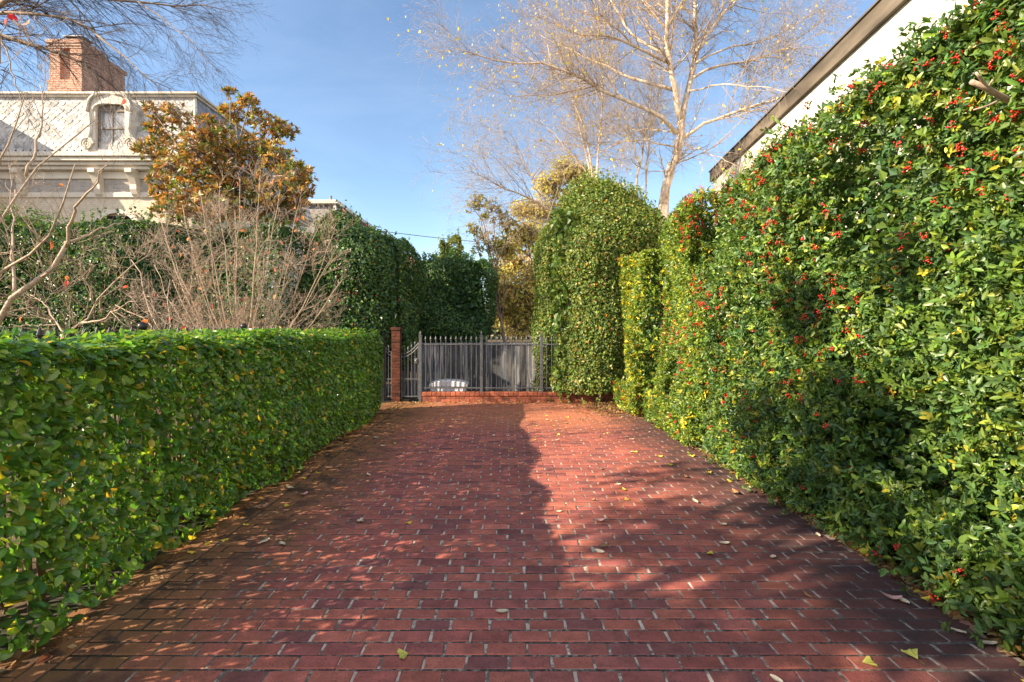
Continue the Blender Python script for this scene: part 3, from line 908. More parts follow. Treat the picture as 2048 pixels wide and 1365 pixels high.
T2 = [
    ([(1192, 400), (1186, 350), (1176, 290), (1160, 234), (1143, 196), (1112, 150), (1095, 90)], .038, .010, .3),
    ([(1193, 400), (1194, 320), (1200, 269), (1205, 203), (1203, 120), (1210, 40)], .034, .012, -.4),
    ([(1188, 380), (1176, 320), (1160, 270), (1150, 210), (1170, 120)], .028, .01, .8),
    ([(1150, 440), (1105, 420), (1055, 395), (1010, 377), (965, 352), (930, 340)], .04, .005, -1.5),
    ([(1178, 420), (1100, 440), (1020, 432), (985, 430)], .022, .004, -1.0),
    ([(1090, 425), (1070, 370), (1040, 310), (1000, 260)], .025, .005, -.6),
    ([(1185, 360), (1150, 320), (1110, 270), (1080, 240)], .02, .004, .5),
]
birch('slender_birch', 'thin multi-stemmed bare birch behind the golden tree, left of the large birch', 15.6, T2, (2.75, 15.6, 0), 141, 170, 1400, 6500, 120)
T3 = [
    ([(1273, 380), (1276, 350), (1284, 310), (1298, 224), (1306, 140), (1300, 60)], .036, .012, .2),
    ([(1291, 385), (1294, 330), (1304, 248), (1325, 160), (1340, 90)], .034, .012, .6),
    ([(1280, 330), (1262, 280), (1250, 220), (1220, 150)], .03, .008, -.4),
]
birch('slender_birch', 'thin twin-stemmed bare birch just left of the large birch trunk', 17.0, T3, (4.4, 17.0, 0), 151, 90, 650, 2600, 40)

# ================================================================== UPPER-LEFT BARE TREE
g = np.random.default_rng(161)
YT = 8.6
base = (-11.2, 8.6, 0)
h = empty('bare_tree', base, 'bare tree with long drooping twigs reaching in over the house from the upper left corner', 'tree')
LB = [
    ([(-300, 250), (-120, 110), (0, 72), (31, 83), (69, 91), (103, 103), (145, 114), (172, 127), (193, 148), (206, 175)], .085, .012, .3),
    ([(-260, 190), (-60, 30), (34, 29), (114, 31), (145, 38), (179, 57), (203, 72), (220, 93), (262, 127), (293, 155), (344, 179)], .05, .005, -.6),
    ([(-260, 120), (-60, -40), (100, -30), (220, 0), (275, 3), (310, 12), (362, 15), (406, 7), (465, 25)], .06, .005, .5),
    ([(-200, 60), (0, 10), (30, -10), (80, -60), (200, -90), (330, -70), (420, -40)], .06, .006, -.5),
    ([(172, 127), (185, 160), (200, 200), (230, 240)], .012, .003, .3),
    ([(100, -30), (150, 10), (190, 60), (215, 130)], .018, .004, .8),
    ([(275, 3), (330, 40), (380, 80), (420, 130)], .012, .003, -.4),
    ([(0, 72), (20, 130), (40, 200), (70, 260)], .014, .003, -.9),
]
wood, tw = Acc(), Acc()
Ps, Rs = [], []
for pts, r0, r1, dz in LB:
    P = resample(np.array([W(x, y, YT + dz * i / (len(pts) - 1)) for i, (x, y) in enumerate(pts)]), 14)
    P[1:-1] += g.normal(0, .012, (12, 3)); Rr = np.linspace(r0, r1, 14) * g.normal(1, .06, 14)
    wood.tubes(P[None], Rr[None], 8); Ps.append(P); Rs.append(Rr)
s = Ps[0][0]
wood.tube(resample([(-11.2, 8.6, -.06), (-11.3, 8.6, 2.5), s, (-11.2, 8.6, 9)], 14), np.linspace(.22, .11, 14), 12)
for P_ in Ps[1:4]:
    wood.tube(resample([(-11.25, 8.6, P_[0][2] - .3), P_[0]], 4), .06, 8)
Ps, Rs = np.array(Ps), np.array(Rs)
Q1, R1 = spawn(g, Ps, Rs, 230, (.3, 1), (20, 50), (.7, 1.7), .45, (.35, 0, -.35), k=8, wig=.07, rmax=.011, rmin=.003, flat=(1, .5, 1))
Q2, R2 = spawn(g, Q1, R1, 1700, (.1, 1), (15, 45), (.4, .95), .55, (.25, 0, -.35), k=6, wig=.09, rmax=.005, rmin=.0017)
Q3, R3 = spawn(g, Q2, R2, 7500, (.2, 1), (20, 55), (.12, .35), .6, (.1, 0, -.2), k=4, wig=.12, rmax=.003, rmin=.0013)
tw.tubes(Q1, R1, 5); tw.tubes(Q2, R2, 4); tw.tubes(Q3, R3, 3)
wood.build('trunk', M['greybark'], h, smooth=True)
tw.build('branches', M['twig'], h, smooth=True)

# ================================================================== DOGWOODS
def leaf_cards(g, name, Q, n, cols, L, parent):
    acc = Acc()
    i = g.integers(0, len(Q), n)
    c = Q[i, -1]
    Ls = g.uniform(*L, n)
    leaf8(acc, c, unit(g.normal(0, .7, (n, 3)) - UP * .8), g.normal(size=(n, 3)), Ls, Ls * .62, palette(g, n, cols, np.ones(len(cols))), fold=.2, curl=.25)
    return acc.build(name, M['leaf_thin'], parent)


def dogwood(name, label, limbs, seed, n1, n2, n3, leafn, base, extra=True, leafL=(.06, .09), l1=(.5, 1.1), l2=(.25, .6), l3=(.10, .28), up=.35):
    g = np.random.default_rng(seed)
    h = empty(name, base, label, 'shrub')
    wood = Acc()
    Ps = np.array([resample(np.array(l[0]), 12) for l in limbs])
    Ps[:, 1:-1] += g.normal(0, .014, Ps[:, 1:-1].shape)
    Rs = np.array([np.linspace(l[1], l[2], 12) for l in limbs])
    wood.tubes(Ps, Rs, 8)
    Q1, R1 = spawn(g, Ps, Rs, n1, (.18, 1), (25, 55), l1, .55, (0, 0, up), k=7, wig=.10, rmax=.009, rmin=.0034)
    Q2, R2 = spawn(g, Q1, R1, n2, (.2, 1), (25, 55), l2, .6, (0, 0, up), k=6, wig=.12, rmax=.0048, rmin=.0024)
    Q3, R3 = spawn(g, Q2, R2, n3, (.25, 1), (25, 60), l3, .65, (0, 0, up * 1.2), k=4, wig=.12, rmax=.0034, rmin=.0019, tip=.7)
    wood.tubes(Q1, R1, 6); wood.tubes(Q2, R2, 5); wood.tubes(Q3, R3, 4)
    bud = Q3[:, -1]
    berries(wood, bud, np.full(len(bud), .0042), None)
    wood.build('branches', M['dogwood'], h, smooth=True)
    if leafn:
        leaf_cards(g, 'leaves', Q3, leafn, [(.75, .24, .08), (.70, .16, .06), (.62, .12, .10), (.80, .40, .22)], leafL, h)
    return h


g = np.random.default_rng(171)
limbs = []
bx, by = W(482, 700, 8.3)[0], 8.3
for i, (tx, ty) in enumerate([(330, 480), (365, 410), (400, 380), (440, 365), (480, 355), (520, 350), (560, 380), (600, 400), (640, 450), (660, 520), (345, 560), (420, 450), (540, 440), (655, 585), (470, 420), (308, 530), (318, 430), (685, 560), (670, 460), (390, 520), (580, 520)]):
    yy = by + g.uniform(-.9, .9)
    tip = W(tx, ty, yy)
    b = np.array([bx + (tx - 480) * .0005, by + g.uniform(-.1, .1), -.04])
    k0 = np.array([bx + (tx - 480) * .0005, by + g.uniform(-.1, .1), g.uniform(.75, 1.0)])
    m1 = k0 * .65 + tip * .35; m1[0] += (tip[0] - k0[0]) * .13
    m2 = k0 * .3 + tip * .7; m2[0] += (tip[0] - k0[0]) * .09
    limbs.append(([b, k0, m1, m2, tip], g.uniform(.012, .021), .0045))
dogwood('dogwood', 'bushy bare many-stemmed shrub holding orange leaves, behind the middle of the clipped hedge', limbs, 172, 260, 1700, 5600, 95, (bx, by, 0), l1=(.45, .95), up=.16)

Yd = 5.2
PX = lambda l, dz=0.: [W(x, y, Yd + dz * i / (len(l) - 1)) for i, (x, y) in enumerate(l)]
limbs = [
    ([(-5.75, 5.2, -.04), (-5.65, 5.2, .9)] + PX([(-30, 680), (0, 642), (28, 593), (58, 580), (83, 562), (103, 528), (131, 494)], .0), .036, .022),
    (PX([(131, 494), (150, 480), (179, 469), (207, 456), (250, 445)], .4), .017, .005),
    (PX([(131, 494), (140, 455), (148, 425), (165, 400), (186, 380), (215, 330)], -.3), .018, .005),
    (PX([(30, 590), (24, 552), (26, 520), (28, 483), (24, 435), (30, 380)], .5), .017, .005),
    ([(-6.2, 5.2, -.04), (-6.1, 5.2, 1.0)] + PX([(-60, 590), (0, 545), (40, 525), (79, 507), (100, 480), (114, 449), (134, 380), (150, 330)], -.5), .030, .006),
    ([(-6.3, 5.3, -.04), (-6.3, 5.3, 1.6)] + PX([(-40, 490), (0, 437), (30, 390), (52, 351), (75, 325), (93, 300), (155, 268), (193, 238)], .6), .024, .005),
    (PX([(52, 351), (70, 300), (85, 240), (80, 170)], .3), .014, .004),
    ([(-6.3, 5.3, 1.4)] + PX([(-50, 430), (0, 330), (30, 260), (50, 190)], -.4), .020, .004),
    (PX([(0, 330), (-12, 220), (-4, 120), (6, 60), (18, 28)], -.5), .012, .003),
]
limbs += [([(-6.3, 4.6, -.04), (-6.1, 4.5, 1.2), (-5.9 + dx, 4.4 + dy, 2.4), (-5.6 + dx, 4.3 + 2 * dy, 3.5)], .035, .012) for dx, dy in ((0, 0), (-.3, .25), (.1, -.2), (-.5, -.1))]
red_tip = PX([(0, 330), (18, 28)], -.5)[1]
dw_left = dogwood('dogwood', 'taller bare shrub with thick curving tan limbs at the left frame edge', limbs, 182, 60, 190, 560, 14, (-5.9, 5.2, 0), leafL=(.07, .11), l1=(.35, .9))
acc = Acc()
g = np.random.default_rng(185)
cc = red_tip + np.array([(0, 0, 0), (-.05, .02, -.03), (.03, -.02, -.02)])
leaf13(acc, cc, np.array([(.5, 0, -.8), (-.2, .1, -1), (.7, .1, -.5)]), np.array([(.3, -1, .2), (-.4, -1, .1), (.2, -1, .5)]), np.array([.075, .06, .07]), np.array([.055, .045, .045]), np.array([(.72, .05, .05), (.65, .08, .06), (.60, .04, .05)]), round_=True)
acc.build('red_leaves', M['leaf_thin'], dw_left)
Yd = 6.0
limbs = [
    ([(-5.55, 6.0, -.04), (-5.4, 6.0, .9)] + PX([(110, 690), (131, 666), (165, 645), (186, 607), (213, 583), (262, 542), (303, 507)], .4), .022, .005),
    (PX([(165, 645), (200, 640), (240, 615), (300, 590)], -.3), .013, .004),
    (PX([(186, 607), (180, 570), (160, 530), (165, 490)], -.3), .011, .004),
    (PX([(131, 666), (110, 640), (90, 610), (60, 590)], .4), .011, .004),
    ([(-4.9, 6.6, -.04)] + PX([(330, 690), (300, 650), (270, 625), (230, 610)], .4), .014, .004),
    ([(-4.9, 6.6, -.04)] + PX([(335, 690), (310, 650), (290, 600), (285, 550), (262, 520)], .6), .015, .004),
    ([(-4.9, 6.6, -.04)] + PX([(340, 690), (345, 650), (330, 600), (340, 560)], .2), .013, .004),
]
dogwood('dogwood', 'low spreading bare shrub between the taller bare shrubs, above the clipped hedge', limbs, 192, 60, 260, 900, 16, (-5.4, 6.0, 0), leafL=(.06, .10), l1=(.3, .7))

# the off-frame trees at the left whose crowns dapple the driveway
g = np.random.default_rng(201)
blobs = []
for i in range(54):
    c = np.array([-7.2, -.35, 4.5]) + g.normal(0, 1, 3) * np.array([.9, .95, .95])
    c[1] = min(c[1], 1.7); c[0] = min(c[0], -5.4)
    if i < 14: c = np.array([-6.5, .55, 5.75]) + g.normal(0, 1, 3) * np.array([.5, .6, .45])
    elif i < 23: c = np.array([-6.6, -1.2, 5.3]) + g.normal(0, 1, 3) * np.array([.5, .6, .5])
    blobs.append((*c, g.uniform(.28, .52), int(g.uniform(26, 44))))
loose_tree('garden_tree', 'leafy green tree in the garden left of the camera, seen only by its dappled shade', (-7.8, .2, 0), blobs, [(.05, .11, .03), (.08, .15, .03)], (1, 1), 202, (.09, .13), .5, 'leaf_dull', ros=7)

# ================================================================== IRON FENCE behind the clipped hedge
FX = -3.62


def finial(acc, x, y, z, s=1.):
    acc.lathe((x, y, z), [(.008 * s, 0), (.016 * s, .006 * s), (.009 * s, .014 * s), (.017 * s, .034 * s), (.013 * s, .052 * s), (.002 * s, .085 * s)], 8)


f = empty('iron_fence', (FX, 6, 0), 'black iron railing with ball-topped posts showing just above the clipped hedge', 'fence')
posts = [3.05, 4.95, 6.85, 8.75]
for y in posts:
    acc = Acc()
    acc.bbox((FX - .045, y - .045, -.03), (FX + .045, y + .045, 1.56), .006)
    acc.bbox((FX - .062, y - .062, 1.56), (FX + .062, y + .062, 1.59), .008)
    o = acc.build('post', M['iron'], f)
    acc = Acc()
    acc.lathe((FX, y, 1.588), [(.022, 0), (.018, .018)] + [(.044 * math.sin(t), .06 - .044 * math.cos(t)) for t in np.linspace(.45, PI - .02, 10)], 14)
    acc.build('ball', M['iron'], o, smooth=True)
acc = Acc()
for a0, a1 in zip(posts[:-1], posts[1:]):
    for z in (.16, 1.40):
        acc = Acc(); acc.bbox((FX - .012, a0 + .046, z), (FX + .012, a1 - .046, z + .035), .003)
        acc.build('rail', M['iron'], f)
pk = None
for a0, a1 in zip(posts[:-1], posts[1:]):
    for i in range(1, 14):
        y = a0 + (a1 - a0) * i / 14
        if pk is None:
            acc = Acc(); acc.bbox((FX - .008, y - .008, .05), (FX + .008, y + .008, 1.54), .002)
            finial(acc, FX, y, 1.54, 1.25)
            pk = acc.build('picket', M['iron'], f); pky = y
        else:
            c = pk.copy(); COL.objects.link(c); c.parent = f; c.location.y = pk.location.y + (y - pky)

# ================================================================== LOW BRICK WALL, FENCE, GATE at the end
WY = 10.86
wl, wr = W(845, 800, WY)[0], 3.2
w = empty('low_brick_wall', ((wl + wr) / 2, WY, 0), 'low red brick curb wall carrying the iron fence at the end of the driveway', 'wall')
g = np.random.default_rng(211)
acc = Acc()
# two stretcher courses, then a rowlock cap
for r, (z0, z1) in enumerate(((-.03, .062), (.068, .13))):
    x = wl - (.1 if r else 0)
    while x < wr:
        x0, x1 = max(x, wl), min(x + .198, wr)
        if x1 - x0 > .03:
            acc.bbox((x0, WY + .012 + g.uniform(-.002, .002), z0), (x1, WY + .17, z1), .004, np.array((1, 1, 1)) * g.uniform(.6, 1.2))
        x += .205
acc.build('brick_course', M['edging'], w)
acc = Acc()
x = wl - .012
while x < wr:
    acc.bbox((x, WY - .005 + g.uniform(-.003, .003), .136), (x + .098, WY + .20, .215 + g.uniform(-.002, .002)), .006, np.array((1.05, 1, .95)) * g.uniform(.7, 1.25))
    x += .105
acc.build('cap', M['edging'], w)
acc = Acc()
acc.box((wl + .004, WY + .018, -.03), (wr - .004, WY + .19, .206))
acc.build('mortar_core', M['fascia'], w)

# iron fence on the wall
IY = WY + .1
f = empty('iron_fence', (W(963, 0, IY)[0], IY, 0), 'grey iron fence with spear finials standing on the low brick wall', 'fence')
px_posts = [W(841, 0, IY)[0], W(963, 0, IY)[0], W(1083, 0, IY)[0], W(1205, 0, IY)[0]]
for i, x in enumerate(px_posts):
    acc = Acc()
    s = .031
    acc.bbox((x - s, IY - s, -.02 if i == 0 else .2), (x + s, IY + s, 1.43), .004)
    acc.bbox((x - s - .008, IY - s - .008, 1.43), (x + s + .008, IY + s + .008, 1.45), .004)
    o = acc.build('post', M['ironworn'], f)
    acc = Acc()
    acc.lathe((x, IY, 1.449), [(.010, 0), (.022, .01), (.012, .022), (.026, .045), (.020, .065), (.003, .105)], 10)
    acc.build('finial', M['ironworn'], o, smooth=True)
acc = Acc()
for a0, a1 in zip(px_posts[:-1], px_posts[1:]):
    for z in (.285, 1.24):
        acc = Acc(); acc.bbox((a0 + .033, IY - .011, z), (a1 - .033, IY + .011, z + .026), .003)
        acc.build('rail', M['ironworn'], f)
pk = None
for a0, a1 in zip(px_posts[:-1], px_posts[1:]):
    for i in range(1, 12):
        x = a0 + (a1 - a0) * i / 12
        if pk is None:
            acc = Acc(); acc.bbox((x - .0075, IY - .0075, .25), (x + .0075, IY + .0075, 1.33), .002)
            acc.lathe((x, IY, 1.325), [(.008, 0), (.017, .008), (.008, .018), (.007, .03), (.022, .052), (.016, .07), (.002, .115)], 8)
            acc.bbox((x - .03, IY - .005, 1.36), (x + .03, IY + .005, 1.372), .002)
            pk = acc.build('picket', M['ironworn'], f); pkx = x
        else:
            c = pk.copy(); COL.objects.link(c); c.parent = f; c.location.x = pk.location.x + (x - pkx)

# brick pier in line with the iron fence
px0, px1 = W(783, 0, 10.9)[0], W(800, 0, 10.9)[0]
PYF = 10.90
p_ = empty('brick_pier', ((px0 + px1) / 2, PYF + .1, 0), 'slim red brick pier between two iron panels at the end of the clipped hedge', 'pier')
acc = Acc()
g = np.random.default_rng(221)
z = -.02
r = 0
pm = (px0 + px1) / 2
while z < 1.54:
    for (xa, xb) in (((px0, pm - .004), (pm + .004, px1)) if r % 2 else ((px0, px1 - .002),)):
        acc.bbox((xa, PYF + g.uniform(-.002, .002), z), (xb, PYF + .20, z + .060), .004, np.ones(3) * g.uniform(.14, .32))  # shade from hedge and holly put into the darkened brick tint
    z += .069; r += 1
acc.box((px0 + .006, PYF + .007, -.02), (px1 - .006, PYF + .193, 1.56), (.55, .5, .45))
acc.build('shaft', M['edging'], p_)
acc = Acc(); acc.bbox((px0 - .016, PYF - .016, 1.562), (px1 + .016, PYF + .216, 1.63), .008, (.22, .22, .22)); acc.build('cap', M['edging'], p_)


def panel(root, gx0, gx1, curve, n, latch=False):
    acc = Acc()
    for q in (0, .07):
        acc.tube([(x, IY, curve(x) - q) for x in np.linspace(gx0, gx1, 13)], .009, 6)
    for z0 in (.10, .48):
        acc.bbox((gx0, IY - .011, z0), (gx1, IY + .011, z0 + .025), .003)
    for x in (gx0, gx1):
        acc.bbox((x - .011, IY - .012, .06), (x + .011, IY + .012, curve(x) + .02), .003)
    acc.build('gate_frame', M['ironworn'], root)
    for i in range(1, n):
        x = gx0 + (gx1 - gx0) * i / n
        acc = Acc(); acc.bbox((x - .0065, IY - .0065, .085), (x + .0065, IY + .0065, curve(x) + .05), .002)
        finial(acc, x, IY, curve(x) + .048, 1.0)
        acc.build('picket', M['ironworn'], root)


GX0 = W(767, 0, IY)[0]
sp_ = empty('iron_fence', ((GX0 + px0) / 2, IY, 0), 'short black iron side panel with ball-topped post between the clipped hedge and the brick pier', 'fence')
acc = Acc(); acc.bbox((GX0 - .033, IY - .033, -.02), (GX0 + .033, IY + .033, 1.44), .005)
acc.lathe((GX0, IY, 1.44), [(.02, 0), (.016, .015)] + [(.036 * math.sin(t), .05 - .036 * math.cos(t)) for t in np.linspace(.5, PI - .02, 8)], 12)
acc.build('post', M['iron'], sp_)
panel(sp_, GX0 + .046, px0 - .014, lambda x: 1.08 + .20 * ((px0 - x) / (px0 - GX0)) ** 2, 2)
gx0, gx1 = px1 + .016, px_posts[0] - .046
gt = empty('iron_gate', ((gx0 + gx1) / 2, IY, 0), 'narrow grey iron garden gate with upswept top rail just right of the brick pier', 'gate')
panel(gt, gx0, gx1, lambda x: 1.04 + .24 * ((x - gx0) / (gx1 - gx0)) ** 2, 5)
acc = Acc(); acc.bbox((gx1 - .085, IY - .03, .84), (gx1 - .014, IY + .03, .95), .005); acc.lathe((gx1 - .05, IY - .04, .90), [(.016, -.016), (.022, 0), (.016, .016)], 10)
acc.build('latch', M['metal'], gt)

# weathered board fence
BY = 11.85
bf = empty('board_fence', (-.5, BY, 0), 'weathered grey vertical board fence behind the iron fence', 'fence')
acc = Acc()
g = np.random.default_rng(231)
x = W(797, 0, BY)[0]
xe = 3.6
while x < xe:
    bw = g.uniform(.128, .145)
    t = g.uniform(.4, 1.75); ztop = 1.205 + g.uniform(-.012, .012)
    acc.bbox((x + g.uniform(.003, .010), BY + g.uniform(0, .010), -.03 + g.uniform(0, .04)), (x + bw - g.uniform(.002, .006), BY + .022 + g.uniform(0, .006), ztop), .003, np.array((1., 1., 1.02)) * t)
    x += bw
acc.build('boards', M['wood'], bf)
acc = Acc()
acc.bbox((W(797, 0, BY)[0], BY - .025, 1.222), (xe, BY + .075, 1.256), .004, (1.4, 1.4, 1.4))
acc.build('cap', M['wood'], bf)
for z in (.25, .95):
    acc = Acc(); acc.bbox((W(797, 0, BY)[0], BY + .032, z), (xe, BY + .07, z + .085), .004, (.8, .8, .8))
    acc.build('rail', M['wood'], bf)

# white lidded box behind the fence
bx0, bx1 = W(860, 0, 11.3)[0], W(936, 0, 11.3)[0]
b_ = empty('storage_box', ((bx0 + bx1) / 2, 11.42, 0), 'white lidded plastic box on the ground between the iron fence and the boards', 'box')
acc = Acc(); acc.bbox((bx0 + .02, 11.2, -.03), (bx1 - .05, 11.62, .29), .02); acc.build('body', M['plastic'], b_)
acc = Acc()
prof = [(-.01, .0), (0, .05), (.03, .085), (.16, .125), (.40, .135), (.62, .125), (.80, .09), (.86, .06), (.865, 0)]
wd = bx1 - bx0
vs = [(bx0 + u / .865 * wd, yy, .295 + zz) for yy in (11.17, 11.65) for (u, zz) in prof]
n = len(prof)
acc.mesh(vs, [tuple(range(n)), tuple(range(n, 2 * n))[::-1]] + [(i, n + i, n + (i + 1) % n, (i + 1) % n) for i in range(n)])
o = acc.build('lid', M['plastic'], b_); bevel_smooth(o, .012, 3)

# ================================================================== CREAM HOUSE
HY = 17.0
X_ = lambda px, Y=HY: (px - CX) / F * Y
Z_ = lambda py, Y=HY: CAMH - (py - CY) / F * Y
hx0, hx1 = -27.0, X_(396)            # eave right end
hs = empty('cream_house', (-16, 20, 0), 'cream painted house with scalloped slate mansard roof and arched dormer at left', 'house')
yb = 27.0
zt, ze = Z_(187, 17.5), Z_(303)
acc = Acc(); acc.box((hx0, HY + .55, -.03), (hx1 - .55, yb, Z_(335))); acc.build('wall', M['paintbrick'], hs)
# cornice: stacked mouldings round the front and right side
acc = Acc()
for (z0, z1, out) in ((Z_(312), ze, 0), (Z_(320), Z_(312.2), .07), (Z_(327), Z_(320.2), .17), (Z_(334), Z_(327.2), .27), (Z_(350), Z_(334.2), .47)):
    acc.bbox((hx0, HY + out, z0), (hx1 - out, yb + .3, z1), .015)
acc.bbox((hx0, HY + .49, Z_(388)), (hx1 - .49, yb + .2, Z_(377)), .02)
acc.build('cornice', M['trim'], hs)
acc = Acc(); acc.box((hx0, HY + .53, Z_(384)), (hx1 - .53, HY + .549, Z_(350) - .002)); acc.build('frieze', M['greybrick'], hs)
for px in (20, 176, 251, 395 - 45):
    acc = Acc()
    x = X_(px)
    prof = [(0, 0), (-.46, 0), (-.46, -.14), (-.36, -.20), (-.30, -.32), (-.22, -.5), (-.22, -.66), (-.15, -.82), (-.05, -.90), (0, -.90)]
    n = len(prof)
    vs = [(x + sx, HY + .56 + u, Z_(334.2) + v) for sx in (-.12, .12) for (u, v) in prof]
    acc.mesh(vs, [tuple(range(n)), tuple(range(n, 2 * n))[::-1]] + [(i, n + i, n + (i + 1) % n, (i + 1) % n) for i in range(n)])
    o = acc.build('bracket', M['trim'], hs); bevel_smooth(o, .012, 2)
# hood over the window below the eaves
acc = Acc()
ang = np.linspace(.25, PI - .25, 15); cx_, cz_ = X_(213), Z_(447)
vs = []
for yy in (HY + .42, HY + .58):
    for rr in (.62, .80):
        for t in ang: vs.append((cx_ + rr * math.cos(t), yy, cz_ + rr * math.sin(t) * .72))
n = 15
fs = []
for i in range(n - 1):
    fs += [(i, i + 1, n + i + 1, n + i), (2 * n + i, 3 * n + i, 3 * n + i + 1, 2 * n + i + 1), (n + i, n + i + 1, 3 * n + i + 1, 3 * n + i), (i, 2 * n + i, 2 * n + i + 1, i + 1)]
acc.mesh(vs, fs)
hood = acc.build('window', M['trim'], hs)
acc = Acc(); acc.box((cx_ - .58, HY + .53, Z_(520)), (cx_ + .58, HY + .545, cz_ + .36)); acc.build('pane', M['dark'], hood)

# mansard slopes (backing) with scalloped shingles
rx1b, rx1t = hx1 - .12, X_(388, 17.5)
yf_b, yf_t = HY + .12, 17.55
acc = Acc()
acc.mesh([(hx0, yf_b, ze - .01), (rx1b, yf_b, ze - .01), (rx1b, yb, ze - .01), (hx0, yb, ze - .01), (hx0, yf_t, zt - .15), (rx1t, yf_t, zt - .15), (rx1t, yb - .5, zt - .15), (hx0, yb - .5, zt - .15)],
         [(0, 1, 5, 4), (1, 2, 6, 5), (2, 3, 7, 6), (3, 0, 4, 7), (4, 5, 6, 7)])
mans = acc.build('mansard_roof', M['slatebase'], hs)
g = np.random.default_rng(241)


def shingles(A, B, C, D, nout, name, light):
    """A,B bottom edge; D,C top edge"""
    A, B, C, D = map(np.array, (A, B, C, D))
    wB = np.linalg.norm(B - A); hgt = np.linalg.norm((D + C) / 2 - (A + B) / 2)
    rows = int(hgt / .135); pw = .25
    t = np.array([(-.47, .26), (-.5, 0), (-.34, -.10), (-.16, -.145), (0, -.155), (.16, -.145), (.34, -.10), (.5, 0), (.47, .26)])
    acc = Acc(); V = []; Cc = []
    ex = unit(B - A); ey = unit(D - A - ex * ((D - A) @ ex))
    nn = np.array(nout, float); nn /= np.linalg.norm(nn)
    for r in range(rows + 1):
        v = r / rows
        x0 = (1 - v) * 0 + v * ((D - A) @ ex); x1 = wB + v * (((C - B) @ ex))
        nx = int((x1 - x0) / pw)
        for i in range(nx + 1):
            cx = x0 + (i + (.5 if r % 2 else 0)) * pw
            if cx < x0 + .1 or cx > x1 - .1 or v * hgt + .13 > hgt: continue
            base = A + ex * cx + ey * (v * hgt + .1)
            lift = .028 + g.uniform(0, .014)
            pts = [base + ex * (u * pw * .92) + ey * w_ + nn * (.006 + lift * (1 if w_ < .1 else .2)) for (u, w_) in t]
            back = [p_ - nn * .022 for p_ in pts]
            V.append(pts + back); Cc.append(np.array(light) * g.uniform(.70, 1.15))
    n = 9
    fs = [tuple(range(n))] + [(i, n + i, n + (i + 1) % n, (i + 1) % n) for i in range(n)]
    acc.add(np.array(V), fs, np.array(Cc))
    o = acc.build(name, M['slate'], mans)
    return o


fr = unit(np.array([0, -(zt - .15 - ze), (yf_t - yf_b)]))
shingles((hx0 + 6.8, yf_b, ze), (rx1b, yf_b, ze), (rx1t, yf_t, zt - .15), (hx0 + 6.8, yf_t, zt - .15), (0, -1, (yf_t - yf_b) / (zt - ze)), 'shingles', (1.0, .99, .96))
shingles((rx1b, yf_b, ze), (rx1b, yb, ze), (rx1t, yb - .5, zt - .15), (rx1t, yf_t, zt - .15), (1, 0, .2), 'shingles', (.55, .60, .70))  # shade of the right slope is put into this darker, bluer tint
# hip corner board + top moulding
acc = Acc()
acc.tube([(rx1b + .01, yf_b - .01, ze), (rx1t + .01, yf_t - .01, zt - .16)], .055, 6)
acc.build('hip_board', M['trim'], mans)
acc = Acc()
acc.bbox((hx0, yf_t - .12, zt - .15), (rx1t + .12, yb - .3, zt - .08), .012)
acc.bbox((hx0, yf_t - .2, zt - .078), (rx1t + .2, yb - .2, zt), .012)
acc.build('roof_moulding', M['trim'], hs)
acc = Acc(); acc.box((hx0 + .2, yf_t, zt + .002), (rx1t, yb - .5, zt + .02)); acc.build('flat_roof', M['roofflat'], hs)

# dormer
dx0, dx1 = X_(176), X_(262)
dcx = (dx0 + dx1) / 2; dw = (dx1 - dx0) / 2
zb, zs = ze + .01, Z_(226)          # sill, spring line
ztop = Z_(189)
ox = dw; ix = X_(248.5) - dcx
dy0, dy1 = HY + .02, 18.2


def arch(wd, zbase, spring, crown, n=17):
    pts = [(-wd, zbase)]
    for t in np.linspace(PI, 0, n): pts.append((wd * math.copysign(abs(math.cos(t)) ** .6, math.cos(t)), spring + (crown - spring) * math.sin(t) ** .7))
    pts.append((wd, zbase)); return pts


outer = arch(ox, zb, zs, ztop); inner = arch(ix, zb + .05, Z_(221), Z_(207))
n = len(outer)
acc = Acc()
vs = [(dcx + x, y, z) for y in (dy0, dy1) for (x, z) in outer] + [(dcx + x, y, z) for y in (dy0, dy0 + .28) for (x, z) in inner]
fs = []
for i in range(n - 1):
    fs += [(i, i + 1, 2 * n + i + 1, 2 * n + i), (i, n + i, n + i + 1, i + 1), (2 * n + i, 2 * n + i + 1, 3 * n + i + 1, 3 * n + i)]
fs.append((0, 2 * n, 3 * n - 1, n - 1))
acc.mesh(vs, fs)
dm = acc.build('dormer', M['trim'], hs)
